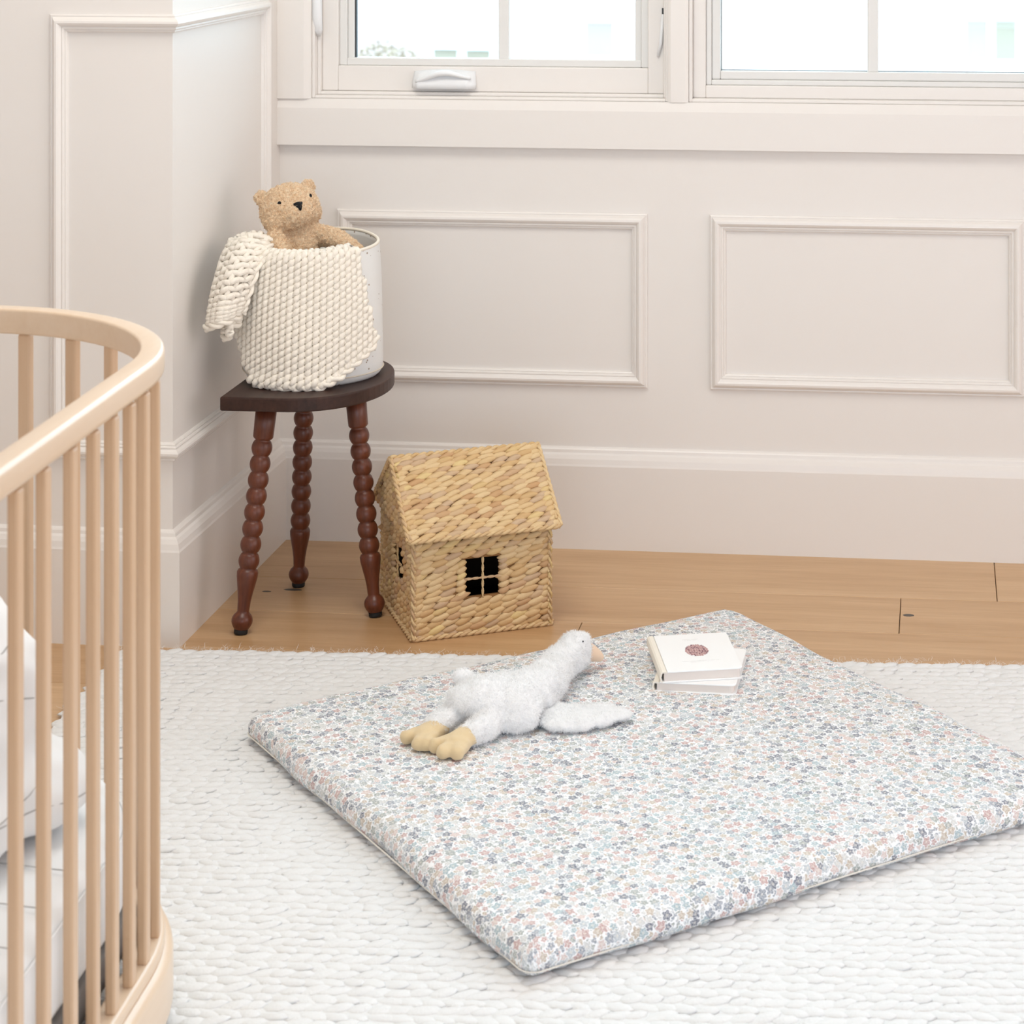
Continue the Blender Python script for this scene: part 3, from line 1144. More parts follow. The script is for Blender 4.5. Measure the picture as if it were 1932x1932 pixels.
book('board_book', 'cream board book lying underneath, corner showing below the pine cone book', (-0.3985, -0.851, MZ), math.radians(-1.0), 0.0165, False)
book('board_book', 'cream board book on top, plum pine cone on its cover', (-0.4105, -0.842, MZ + 0.0168), math.radians(15.0), 0.0185, True)

# ================================================================== GOOSE
def chain(mb, pts, n=7, nu=14, nv=10):
    """overlapping ellipsoids between (x,y,z,rx,ry,rz) stations"""
    for a, b in zip(pts[:-1], pts[1:]):
        for i in range(n + 1):
            t = i / n
            p = [a[k] * (1 - t) + b[k] * t for k in range(6)]
            mb.ellipsoid(p[:3], p[3:], None, nu, nv)
    return mb


def fuzz_noise(scale, amp, scale2=0, amp2=0):
    def fn(c, n):
        d = mnoise.noise(c * scale) * amp
        if amp2:
            d += mnoise.noise(c * scale2) * amp2
        return d
    return fn


goose = empty('plush_goose', (-0.67, -1.06, MZ))
tag(goose, 'floppy white plush goose with tan feet lying on the mat', 'soft toy')
GO = Vector(goose.location)


def gp(x, y, z, rx, ry=None, rz=None):
    ry = rx if ry is None else ry
    rz = rx if rz is None else rz
    return (x - GO.x, y - GO.y, z - GO.z, rx, ry, rz)


mb = MB()
chain(mb, [gp(-0.732, -1.092, MZ + 0.034, 0.040, 0.040, 0.034), gp(-0.690, -1.092, MZ + 0.036, 0.046, 0.050, 0.037), gp(-0.650, -1.062, MZ + 0.036, 0.042, 0.046, 0.036),
           gp(-0.638, -1.010, MZ + 0.034, 0.036, 0.038, 0.033), gp(-0.634, -0.955, MZ + 0.031, 0.0315, 0.034, 0.030), gp(-0.626, -0.898, MZ + 0.031, 0.0295, 0.032, 0.030),
           gp(-0.613, -0.868, MZ + 0.035, 0.0285, 0.030, 0.031)])
mb.ellipsoid(Vector(gp(-0.608, -0.862, MZ + 0.045, 1)[:3]), (0.0265, 0.027, 0.025), None, 14, 10)
chain(mb, [gp(-0.742, -1.085, MZ + 0.05, 0.022), gp(-0.758, -1.082, MZ + 0.066, 0.0135, 0.016, 0.012)], 4)
chain(mb, [gp(-0.742, -1.098, MZ + 0.028, 0.030, 0.030, 0.027), gp(-0.764, -1.140, MZ + 0.0215, 0.026, 0.026, 0.0205), gp(-0.777, -1.166, MZ + 0.019, 0.023, 0.022, 0.0185)], 5)
chain(mb, [gp(-0.688, -1.118, MZ + 0.028, 0.034, 0.030, 0.027), gp(-0.705, -1.165, MZ + 0.0205, 0.026, 0.024, 0.020), gp(-0.722, -1.186, MZ + 0.018, 0.023, 0.021, 0.0175)], 5)
chain(mb, [gp(-0.735, -1.123, MZ + 0.03, 0.026, 0.020, 0.022), gp(-0.690, -1.135, MZ + 0.03, 0.026, 0.018, 0.022), gp(-0.655, -1.115, MZ + 0.026, 0.024, 0.022, 0.02)], 5)
mb.ellipsoid(Vector(gp(-0.716, -1.116, MZ + 0.045, 1)[:3]), (0.058, 0.042, 0.031), Matrix.Rotation(0.25, 3, 'Z'), 20, 14)
mb.ellipsoid(Vector(gp(-0.672, -1.108, MZ + 0.036, 1)[:3]), (0.050, 0.044, 0.034), None, 20, 14)
mb.ellipsoid(Vector(gp(-0.668, -1.128, MZ + 0.024, 1)[:3]), (0.044, 0.030, 0.022), None, 20, 14)
body = remeshed(mb, 0.0032, 6)
displace(body, fuzz_noise(38.0, 0.006, 170.0, 0.0022))
link('body', body, M['goose'], goose, True)
o = link('pile', fibres(body, 30000, 0.0052, 0.00055, 0.8, 3), M['goose_hair'], goose)
o['kind'] = 'stuff'
# wing spread flat to the right
mb = MB()
for (x, y, rx, ry, rz) in ((-0.606, -1.082, 0.030, 0.036, 0.0125), (-0.588, -1.094, 0.044, 0.048, 0.0125), (-0.566, -1.088, 0.046, 0.045, 0.012), (-0.545, -1.078, 0.042, 0.037, 0.0115),
                           (-0.525, -1.070, 0.036, 0.028, 0.0105), (-0.507, -1.069, 0.024, 0.017, 0.009), (-0.560, -1.118, 0.022, 0.016, 0.010), (-0.534, -1.098, 0.020, 0.014, 0.0095)):
    mb.ellipsoid((x - GO.x, y - GO.y, 0.0125), (rx, ry, rz), None, 18, 10)
wing = remeshed(mb, 0.0028, 5)
displace(wing, fuzz_noise(60.0, 0.003, 190.0, 0.0015))
wo = link('wing', wing, M['goose'], goose, True)
o = link('pile', fibres(wing, 8000, 0.0045, 0.0005, 0.8, 4), M['goose_hair'], wo)
o['kind'] = 'stuff'
for (p0, toes) in (((-0.776, -1.164), ((-0.823, -1.197), (-0.797, -1.222), (-0.781, -1.224))), ((-0.722, -1.186), ((-0.773, -1.226), (-0.753, -1.252), (-0.729, -1.251)))):
    mb = MB()
    mx = sum(t[0] for t in toes) / 3
    my = sum(t[1] for t in toes) / 3
    chain(mb, [gp(p0[0], p0[1], MZ + 0.0175, 0.021, 0.0195, 0.0165), gp((p0[0] + mx) / 2, (p0[1] + my) / 2, MZ + 0.0145, 0.0215, 0.0195, 0.0135)], 5)
    for tx, ty in toes:
        dx, dy = tx - p0[0], ty - p0[1]
        chain(mb, [gp(p0[0] + dx * 0.45, p0[1] + dy * 0.45, MZ + 0.013, 0.013, 0.013, 0.012), gp(p0[0] + dx * 0.88, p0[1] + dy * 0.88, MZ + 0.0115, 0.0118, 0.0118, 0.0112)], 5)
    ft = remeshed(mb, 0.0026, 4)
    displace(ft, fuzz_noise(90.0, 0.0016))
    link('foot', ft, M['foot_plush'], goose, True)
mb = MB()
chain(mb, [gp(-0.598, -0.853, MZ + 0.034, 0.019, 0.017, 0.0185), gp(-0.583, -0.847, MZ + 0.027, 0.013, 0.012, 0.013), gp(-0.572, -0.8435, MZ + 0.0205, 0.008, 0.008, 0.008)], 6)
link('beak', remeshed(mb, 0.0022, 5), M['beak'], goose, True)
link('eye', MB().ellipsoid(Vector(gp(-0.5945, -0.882, MZ + 0.0595, 1)[:3]), (0.0016, 0.0016, 0.0016), None, 8, 6), M['black_thread'], goose, True)

# ================================================================== WICKER HOUSE BASKET
HA = math.radians(26.66)
hb = empty('wicker_house_basket', (-0.958, -0.583, 0.0), HA)
tag(hb, 'woven wicker house shaped basket with gabled lid and four pane window', 'basket')
HW, HD, HZ, HR = 0.264, 0.262, 0.203, 0.306
WIN = (0.101, 0.165, 0.070, 0.139)
SWIN = (0.105, 0.160, 0.075, 0.145)
bodyp = empty('body')
bodyp.parent = hb
roofp = empty('roof')
roofp.parent = hb
t_ = 0.005
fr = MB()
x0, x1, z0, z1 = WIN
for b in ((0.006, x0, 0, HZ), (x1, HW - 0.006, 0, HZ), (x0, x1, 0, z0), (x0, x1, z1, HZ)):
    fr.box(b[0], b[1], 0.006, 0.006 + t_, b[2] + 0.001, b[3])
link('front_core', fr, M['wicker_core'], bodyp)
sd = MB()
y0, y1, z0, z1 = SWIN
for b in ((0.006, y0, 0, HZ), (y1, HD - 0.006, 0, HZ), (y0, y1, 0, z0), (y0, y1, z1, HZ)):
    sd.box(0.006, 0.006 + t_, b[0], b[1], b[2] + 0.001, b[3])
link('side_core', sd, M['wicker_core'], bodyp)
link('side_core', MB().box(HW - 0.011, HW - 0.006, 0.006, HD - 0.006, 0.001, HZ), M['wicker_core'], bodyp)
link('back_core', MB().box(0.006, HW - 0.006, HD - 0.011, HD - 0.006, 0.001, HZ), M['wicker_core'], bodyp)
link('bottom_core', MB().box(0.008, HW - 0.008, 0.008, HD - 0.008, 0.001, 0.006), M['wicker_inner_shade'], bodyp)
link('shade_sheet', MB().box(HW - 0.013, HW - 0.0115, 0.012, HD - 0.015, 0.006, HZ), M['wicker_inner_shade'], bodyp)  # dark sheets added inside for the shade behind the windows
link('shade_sheet', MB().box(0.012, HW - 0.014, HD - 0.014, HD - 0.0115, 0.006, HZ), M['wicker_inner_shade'], bodyp)
OV, EY, EZ = 0.012, -0.020, 0.192     # roof overhang at the gables, eave position
rm = HD / 2
rc = MB()
prof = [(EY + 0.004, EZ), (rm, HR - 0.006), (HD - EY - 0.004, EZ), (HD - EY - 0.012, EZ - 0.004), (rm, HR - 0.014), (EY + 0.012, EZ - 0.004)]
n = len(prof)
rc.add([(-OV + 0.004, y, z) for y, z in prof] + [(HW + OV - 0.004, y, z) for y, z in prof],
       [(i, (i + 1) % n, n + (i + 1) % n, n + i) for i in range(n)] + [(0, 1, 4, 5), (1, 2, 3, 4), (n, n + 5, n + 4, n + 1), (n + 1, n + 4, n + 3, n + 2)])
me = rc.mesh('roof_core')
recalc(me)
link('roof_core', me, M['wicker_core'], roofp)
for xg in (-OV + 0.005, HW + OV - 0.009):
    gb = MB().add([(xg, EY + 0.010, EZ - 0.002), (xg, rm, HR - 0.012), (xg, HD - EY - 0.010, EZ - 0.002), (xg + 0.004, EY + 0.010, EZ - 0.002), (xg + 0.004, rm, HR - 0.012), (xg + 0.004, HD - EY - 0.010, EZ - 0.002)],
                  [(0, 1, 2), (5, 4, 3), (0, 3, 4, 1), (1, 4, 5, 2), (2, 5, 3, 0)])
    link('gable_core', gb, M['wicker_core'], roofp)

# one strand: a flattened leaf, twisted
SL = []
for k in range(6):
    mb = MB()
    nu, nv = 6, 6
    vs, fs = [], []
    cv = random.uniform(0.06, 0.16)
    for j in range(nv + 1):
        s = -1 + 2 * j / nv
        wv = max(0.10, (1 - abs(s) ** 2.3)) ** 0.75
        tw = 0.35 * s
        for i in range(nu):
            a = 2 * PI * i / nu + 0.3
            yy, zz = math.cos(a) * wv, math.sin(a) * wv * 0.62
            yy, zz = yy * math.cos(tw) - zz * math.sin(tw) * 0.6, yy * math.sin(tw) * 0.35 + zz
            vs.append((0.0205 * s, 0.0072 * yy + 0.0070 * cv * math.sin(PI * s) * 1.4, 0.0066 * zz - 0.0022 * s * s))
    for j in range(nv):
        for i in range(nu):
            fs.append((j * nu + i, j * nu + (i + 1) % nu, (j + 1) * nu + (i + 1) % nu, (j + 1) * nu + i))
    fs.append(tuple(reversed(range(nu))))
    fs.append(tuple(nv * nu + i for i in range(nu)))
    me = MB().add(vs, fs).mesh('strand')
    me.materials.append(M['wicker'])
    me.polygons.foreach_set('use_smooth', [True] * len(me.polygons))
    SL.append(me)


def weave(O, a, b, nrm, width, height, mask=None, rowp=0.0113, pit=0.0255, tilt=11.0):
    """matrices of the strands on one face; O lower-left, a along rows, b up the face"""
    a, b, nrm = Vector(a).normalized(), Vector(b).normalized(), Vector(nrm).normalized()
    res = []
    rows = max(1, int(round(height / rowp)))
    rp = height / rows
    for r in range(rows):
        v = (r + 0.5) * rp
        cnt = max(1, int(round(width / pit)))
        pp = width / cnt
        off = random.uniform(-0.5, 0.5) * pp
        for i in range(cnt + 1):
            u = i * pp + off
            if u < 0.006 or u > width - 0.006:
                u = min(max(u, 0.011), width - 0.011)
                if i not in (0, cnt):
                    continue
            if mask and mask(u, v):
                continue
            ang = math.radians(tilt + random.uniform(-5, 5))
            ad = a * math.cos(ang) + b * math.sin(ang)
            bd = nrm.cross(ad)
            sl = random.uniform(0.88, 1.12)
            sw = rp / 0.0113 * random.uniform(0.92, 1.1)
            edge = 0.72 if (u < 0.018 or u > width - 0.018) else 1.0
            p = Vector(O) + a * u + b * (v + random.uniform(-0.0008, 0.0008)) + nrm * random.uniform(-0.0005, 0.0012)
            m3 = Matrix((ad * sl * edge, bd * sw, nrm * random.uniform(0.9, 1.15))).transposed()
            res.append(Matrix.Translation(p) @ m3.to_4x4())
    return res


def strands_as_parts(mats, parent):
    for m_ in mats:
        o = link('strand', random.choice(SL), None, parent)
        o.matrix_local = m_


def strands_as_stuff(mats, parent, name='woven_strands'):
    mb = MB()
    for m_ in mats:
        me = random.choice(SL)
        mb.add([m_ @ v.co for v in me.vertices], [tuple(p.vertices) for p in me.polygons])
    o = link(name, mb, M['wicker'], parent, True)
    o['kind'] = 'stuff'


slope = Vector((0, rm - EY, HR - EZ))
sl_len = slope.length
sn = Vector((0, -slope.z, slope.y)).normalized()
roof_front = weave((-OV, EY, EZ), (1, 0, 0), slope, sn, HW + 2 * OV, sl_len)
front = weave((0, 0.004, 0.0), (1, 0, 0), (0, 0, 1), (0, -1, 0), HW, HZ - 0.004,
              lambda u, v: WIN[0] - 0.010 < u < WIN[1] + 0.010 and WIN[2] - 0.002 < v < WIN[3] + 0.002)
# shorter strands close in on the window
for v in np.arange(WIN[2] + 0.006, WIN[3], 0.0113):
    for u, s in ((WIN[0] - 0.009, 1), (WIN[1] + 0.009, 1)):
        m3 = Matrix((Vector((0.55, 0, 0.10)), Vector((-0.1, 0, 1.0)), Vector((0, -1, 0)))).transposed()
        front.append(Matrix.Translation((u, 0.0035, v)) @ m3.to_4x4())
n_roof = min(len(roof_front), 190)
strands_as_parts(roof_front[:n_roof], roofp)
strands_as_parts(front[:300 - n_roof], bodyp)
rest = front[300 - n_roof:]
rest += weave((0.004, HD, 0), (0, -1, 0), (0, 0, 1), (-1, 0, 0), HD, HZ - 0.004, lambda u, v: SWIN[0] - 0.008 < HD - u < SWIN[1] + 0.008 and SWIN[2] - 0.002 < v < SWIN[3] + 0.002)
rest += weave((HW - 0.004, 0, 0), (0, 1, 0), (0, 0, 1), (1, 0, 0), HD, HZ - 0.004)
rest += weave((HW, HD - 0.004, 0), (-1, 0, 0), (0, 0, 1), (0, 1, 0), HW, HZ - 0.004)
strands_as_stuff(rest, bodyp)
sb = Vector((0, -(HD - EY - rm), HR - EZ))
rest = roof_front[n_roof:] + weave((HW + OV, HD - EY, EZ), (-1, 0, 0), sb, Vector((0, sb.z, -sb.y)), HW + 2 * OV, sb.length)
GW = HD - 2 * EY
gm = lambda u, v: v > (HR - EZ) * (1 - abs(u - GW / 2) / (GW / 2)) - 0.002
rest += weave((-OV + 0.004, HD - EY, EZ - 0.004), (0, -1, 0), (0, 0, 1), (-1, 0, 0), GW, HR - EZ + 0.004, gm)
rest += weave((HW + OV - 0.004, EY, EZ - 0.004), (0, 1, 0), (0, 0, 1), (1, 0, 0), GW, HR - EZ + 0.004, gm)
strands_as_stuff(rest, roofp)


def cord(parent, pts, r, name='edge_cord'):
    """a two-ply twisted cord along a polyline"""
    pts = [Vector(p) for p in pts]
    mb = MB()
    dens = []
    for a, b in zip(pts[:-1], pts[1:]):
        m_ = max(2, int((b - a).length / 0.004))
        dens += [a + (b - a) * (i / m_) for i in range(m_)]
    dens.append(pts[-1])
    for ph in (0, PI):
        out = []
        for i, p in enumerate(dens):
            t = (dens[min(i + 1, len(dens) - 1)] - dens[max(i - 1, 0)]).normalized()
            s = t.cross(Vector((0.3, 0.2, 0.93))).normalized()
            q = s.cross(t)
            an = i * 0.9 + ph
            out.append(p + (s * math.cos(an) + q * math.sin(an)) * r * 0.55)
        mb.tube(out, r * 0.7, 6)
    return link(name, mb, M['wicker'], parent, True)


e = 0.0
for xg in (-OV, HW + OV):
    cord(roofp, [(xg, EY, EZ), (xg, rm, HR), (xg, HD - EY, EZ)], 0.0042)
cord(roofp, [(-OV, EY, EZ - 0.002), (HW + OV, EY, EZ - 0.002)], 0.0044)
cord(roofp, [(-OV, HD - EY, EZ - 0.002), (HW + OV, HD - EY, EZ - 0.002)], 0.0044)
cord(roofp, [(-OV, rm, HR), (HW + OV, rm, HR)], 0.0048)
for (xa, ya) in ((0.002, 0.002), (HW - 0.002, 0.002), (HW - 0.002, HD - 0.002), (0.002, HD - 0.002)):
    cord(bodyp, [(xa, ya, 0.004), (xa, ya, HZ - 0.006)], 0.0042)
cord(bodyp, [(0, 0.001, 0.0045), (HW, 0.001, 0.0045), (HW, HD, 0.0045), (0, HD, 0.0045), (0, 0.001, 0.0045)], 0.0042)
xm, zm = (WIN[0] + WIN[1]) / 2, (WIN[2] + WIN[3]) / 2 - 0.001
cord(bodyp, [(xm, 0.003, WIN[2] - 0.003), (xm, 0.003, WIN[3] + 0.003)], 0.0022, 'window_bar')
cord(bodyp, [(WIN[0] - 0.003, 0.0035, zm), (WIN[1] + 0.003, 0.0035, zm)], 0.0022, 'window_bar')
ym, zm = (SWIN[0] + SWIN[1]) / 2, (SWIN[2] + SWIN[3]) / 2
cord(bodyp, [(0.003, ym, SWIN[2]), (0.003, ym, SWIN[3])], 0.0022, 'window_bar')
cord(bodyp, [(0.003, SWIN[0], zm), (0.003, SWIN[1], zm)], 0.0022, 'window_bar')

# ================================================================== STOOL
SZ, ST = 0.44, 0.0255
st = empty('bobbin_stool', (-1.19, -0.40, 0.0))
tag(st, 'dark walnut stool with D shaped seat on three bobbin turned legs', 'stool')
SO = Vector(st.location)
xl, xr, yf, yb = -1.319, -1.046, -0.586, -0.205
yc, hw = (yf + yb) / 2, (yb - yf) / 2
xs_ = xl + 0.105
pl = [(xl, yb), (xl, yf)]
for i in range(33):
    a = -PI / 2 + PI * i / 32
    ca, sa = math.cos(a), math.sin(a)
    pl.append((xs_ + (xr - xs_) * abs(ca) ** 0.86 * (1 if ca > 0 else -1), yc + hw * sa))
pl = [(x - SO.x, y - SO.y) for x, y in pl]
link('seat', MB().prism(pl, SZ - ST, SZ), M['stool_seat'], st, bevel=0.003)


def leg(foot, top):
    f_, t = Vector(foot), Vector(top)
    f_ -= Vector((SO.x, SO.y, 0))
    t -= Vector((SO.x, SO.y, 0))
    L = (t - f_).length
    R0 = 0.0195
    pr = [(0.012, 0.0085), (0.0135, 0.010)]
    for i in range(1, 10):     # ball foot
        a = -0.72 + (PI / 2 * 1.5) * i / 9
        pr.append((R0 * math.cos(a) if math.cos(a) > 0.5 else R0 * 0.56, 0.0245 + 0.018 * math.sin(a)))
    z = 0.046
    for s_, r in ((0.0, 0.0112), (0.18, 0.0118), (0.4, 0.0140), (0.62, 0.0170), (0.8, 0.0192), (0.92, 0.0196), (0.98, 0.0175), (1.0, 0.0145)):
        pr.append((r, z + 0.072 * s_))
    z += 0.072
    bead = 0.0293
    for k in range(8):
        for i in range(1, 10):
            a = -PI / 2 + PI * i / 10
            pr.append((0.0135 + (R0 * 0.985 - 0.0135) * (math.cos(a) ** 0.75), z + bead * (i / 10)))
        pr.append((0.0132, z + bead))
        z += bead
    pr += [(0.0165, z + 0.002), (0.0187, z + 0.005), (0.0200, L)]
    d = (t - f_).normalized()
    q = Vector((0, 0, 1)).rotation_difference(d).to_matrix().to_4x4()
    m_ = Matrix.Translation(f_) @ q
    mb = MB().lathe(pr, 26)
    o = link('leg', mb, M['stool_leg'], st, True)
    o.matrix_local = m_
    ft = link('rubber_foot', MB().lathe([(0.0118, 0.0004), (0.0125, 0.002), (0.0125, 0.0095), (0.011, 0.010)], 20), M['rubber'], o, True)
    return o


leg((-1.2846, -0.5700, 0.0), (-1.2500, -0.520, SZ - ST - 0.0005))
leg((-1.0610, -0.4500, 0.0), (-1.1090, -0.418, SZ - ST - 0.0005))
leg((-1.2575, -0.2930, 0.0), (-1.2370, -0.318, SZ - ST - 0.0005))

# ================================================================== CANVAS BIN
CB = Vector((-1.203, -0.376, SZ))
BHGT = 0.250
cb = empty('canvas_bin', CB)
tag(cb, 'speckled cream canvas storage bin standing on the stool', 'basket')
CR = Vector((0.9945, 0.1045, 0))
CD = Vector((0.1045, -0.9945, 0))


def bin_r(z, phi):
    s = z / BHGT
    r = 0.1325 - 0.008 * s + 0.003 * math.sin(PI * s)
    if s < 0.06:
        r -= 0.010 * (1 - s / 0.06) ** 2
    return r * (1 + 0.012 * math.cos(4 * phi + 0.6)) + 0.0015 * math.sin(5 * phi + s * 7) * s


def rim_dz(phi):
    return -0.009 * math.cos(phi) + 0.004 * math.sin(phi)


def bin_pt(r, phi, z):
    return CR * (r * math.sin(phi)) + CD * (r * math.cos(phi)) + Vector((0, 0, z))


mb = MB()
NP = 72
rings = [('o', z) for z in (0.0, 0.004, 0.012, 0.03, 0.06, 0.1, 0.14, 0.18, 0.22, 0.238, 0.246, BHGT)] + [('i', z) for z in (BHGT, 0.24, 0.2, 0.12, 0.05, 0.012)]
for kind, z in rings:
    for i in range(NP):
        ph = 2 * PI * i / NP
        r = bin_r(z, ph) - (0.004 if kind == 'i' else 0)
        dz = rim_dz(ph) * (z / BHGT) ** 3
        mb.v.append(tuple(bin_pt(r, ph, z + dz)))
nr = len(rings)
for k in range(nr - 1):
    for i in range(NP):
        j = (i + 1) % NP
        mb.f.append((k * NP + i, k * NP + j, (k + 1) * NP + j, (k + 1) * NP + i))
mb.f.append(tuple(reversed(range(NP))))
mb.f.append(tuple((nr - 1) * NP + i for i in range(NP)))
me = mb.mesh('bin_wall')
recalc(me)
link('bin_wall', me, M['canvas'], cb, True)
pts = [bin_pt(bin_r(BHGT, 2 * PI * i / NP) - 0.002, 2 * PI * i / NP, BHGT + rim_dz(2 * PI * i / NP)) for i in range(NP)]
link('rim_hem', MB().tube(pts, 0.0032, 8, closed=True), plain('cream_hem', (240, 230, 214), 0.9, 0.1), cb, True)
pts = [bin_pt(bin_r(0.014, 2 * PI * i / NP) + 0.0004, 2 * PI * i / NP, 0.014) for i in range(NP)]
link('base_seam', MB().tube(pts, 0.0014, 6, closed=True), plain('cream_seam', (226, 214, 196), 0.9, 0.1), cb, True)

# ================================================================== KNITTED BLANKET
kb = empty('knit_blanket', CB)
tag(kb, 'chunky cream knitted blanket draped over the canvas bin front', 'blanket')
ZT = BHGT - 0.001
RHO = 0.011


def drape(s, t, off):
    """s metres round the front of the bin, t height; above the rim it rolls over and down inside"""
    phi = s / 0.140
    if t <= ZT:
        r = bin_r(max(t, 0.0), phi) + 0.0085 + off + 0.010 * max(0.0, -s - 0.05) / 0.1
        z = max(t, 0.006)
        r += 0.012 * max(0.0, 0.03 - t) / 0.03
        return bin_pt(r, phi, z + rim_dz(phi) * (z / BHGT) ** 3)
    th = min((t - ZT) / RHO, PI * 1.1)
    r = bin_r(BHGT, phi) + 0.0085 - RHO + (RHO + off) * math.cos(th)
    return bin_pt(r, phi, ZT + (RHO + off) * math.sin(th) + rim_dz(phi))


POLY = [(-0.150, ZT + 0.045), (0.112, ZT + 0.045), (0.124, 0.225), (0.139, 0.150), (0.156, 0.078), (0.140, 0.066), (0.070, 0.022), (0.010, -0.012), (-0.055, -0.010), (-0.100, 0.010),
        (-0.130, 0.050), (-0.150, 0.100), (-0.185, 0.130), (-0.190, 0.200), (-0.160, 0.240)]


def inside(poly, x, y):
    c = False
    n = len(poly)
    for i in range(n):
        (xa, ya), (xb, yb_) = poly[i], poly[i - 1]
        if (ya > y) != (yb_ > y) and x < (xb - xa) * (y - ya) / (yb_ - ya) + xa:
            c = not c
    return c


# ground cloth behind the yarn
mb = MB()
nx_, ny_ = 60, 70
idx = {}
for i in range(nx_ + 1):
    for j in range(ny_ + 1):
        s, t = -0.2 + 0.37 * i / nx_, -0.02 + 0.345 * j / ny_
        idx[i, j] = len(mb.v)
        mb.v.append(tuple(drape(s, t, -0.0015)))
for i in range(nx_):
    for j in range(ny_):
        s, t = -0.2 + 0.37 * (i + 0.5) / nx_, -0.02 + 0.345 * (j + 0.5) / ny_
        if inside(POLY, s, t):
            mb.f.append((idx[i, j], idx[i + 1, j], idx[i + 1, j + 1], idx[i, j + 1]))
link('ground_cloth', mb, M['yarn'], kb, True)

BETA = math.radians(-24.0)
cb_, sb_ = math.cos(BETA), math.sin(BETA)
WP, RP, YR = 0.0263, 0.0120, 0.0060


def yarn_rows(fn, clip, a0, a1, b0, b1, wp, rp, yr, parent, skew=0.0):
    """rows of continuous yarn, each looping into the next"""
    nb = int((b1 - b0) / rp)
    for r in range(nb):
        b = b0 + r * rp
        ph = (PI * (r % 2) if skew == 0.0 else skew * r)
        run = []

        def flush():
            if len(run) > 7:
                link('yarn_row', MB().tube([p for p in run], yr, 8, up=Vector((0.1, -1, 0.1))), M['yarn'], parent, True)
            run.clear()
        a = a0
        while a <= a1:
            q = 2 * PI * a / wp + ph
            w_ = math.sin(q) + 0.22 * math.sin(3 * q)
            bb = b + rp * (0.62 if skew == 0.0 else 0.50) * w_
            aa = a - (0.19 if skew == 0.0 else 0.12) * wp * math.sin(2 * q)
            if clip(aa, bb):
                run.append(fn(aa, bb, 0.0022 + 0.0022 * math.cos(2 * q)))
            else:
                flush()
            a += wp / 12.0
        flush()


def fn_panel(a, b, off):
    return drape(a * cb_ - b * sb_, a * sb_ + b * cb_, off)


yarn_rows(fn_panel, lambda a, b: inside(POLY, a * cb_ - b * sb_, a * sb_ + b * cb_), -0.36, 0.30, -0.12, 0.42, WP, RP, YR, kb, 1.20)


def edge_braid(path, parent, r=0.0058):
    mb = MB()
    for ph in (0, PI):
        out = []
        for i, p in enumerate(path):
            t = (path[min(i + 1, len(path) - 1)] - path[max(i - 1, 0)]).normalized()
            n_ = Vector((0.12, -0.98, 0.1))
            s = t.cross(n_).normalized()
            an = i * 0.62 + ph
            out.append(p + s * (math.cos(an) * r * 0.75) + s.cross(t) * (-math.sin(an) * r * 0.5))
        mb.tube(out, r * 0.85, 8)
    link('edge_braid', mb, M['yarn'], parent, True)


def densify(pts, step):
    out = []
    for (a, b) in zip(pts[:-1], pts[1:]):
        n = max(1, int(math.dist(a, b) / step))
        out += [(a[0] + (b[0] - a[0]) * i / n, a[1] + (b[1] - a[1]) * i / n) for i in range(n)]
    return out + [pts[-1]]


edge_braid([drape(s, t, 0.003) for s, t in densify([(0.157, 0.086), (0.145, 0.067), (0.072, 0.021), (0.012, -0.004), (-0.05, -0.002)], 0.004)], kb)

# the corner folded over the left of the rim
FLAP = [[(-1.353, -0.366, 0.664), (-1.322, -0.362, 0.683), (-1.284, -0.368, 0.672)], [(-1.359, -0.437, 0.699), (-1.307, -0.461, 0.719), (-1.264, -0.447, 0.708)],
        [(-1.355, -0.517, 0.65), (-1.306, -0.547, 0.678), (-1.272, -0.508, 0.678)], [(-1.359, -0.537, 0.6), (-1.316, -0.573, 0.616), (-1.287, -0.53, 0.622)],
        [(-1.362, -0.538, 0.565), (-1.321, -0.574, 0.583), (-1.296, -0.531, 0.593)]]
FG = [[Vector(p) - CB - Vector((0, 0, 0.010)) for p in row] for row in FLAP]


def cr(p0, p1, p2, p3, t):
    return 0.5 * ((2 * p1) + (-p0 + p2) * t + (2 * p0 - 5 * p1 + 4 * p2 - p3) * t * t + (-p0 + 3 * p1 - 3 * p2 + p3) * t ** 3)


def line_eval(P, t):
    n = len(P) - 1
    x = min(max(t, 0.0), 0.99999) * n
    i = int(x)
    g_ = lambda k: P[k] if 0 <= k <= n else (2 * P[0] - P[1] if k < 0 else 2 * P[n] - P[n - 1])
    return cr(g_(i - 1), g_(i), g_(i + 1), g_(i + 2), x - i)


def flap(u, v):
    return line_eval([line_eval(row, u) for row in FG], v)


def flap_off(u, v, off):
    p = flap(u, v)
    du = flap(min(u + 0.02, 1), v) - flap(max(u - 0.02, 0), v)
    dv = flap(u, min(v + 0.02, 1)) - flap(u, max(v - 0.02, 0))
    n_ = dv.cross(du)
    if n_.length > 1e-9:
        n_.normalize()
    if n_.y > 0:
        n_ = -n_
    return p + n_ * off


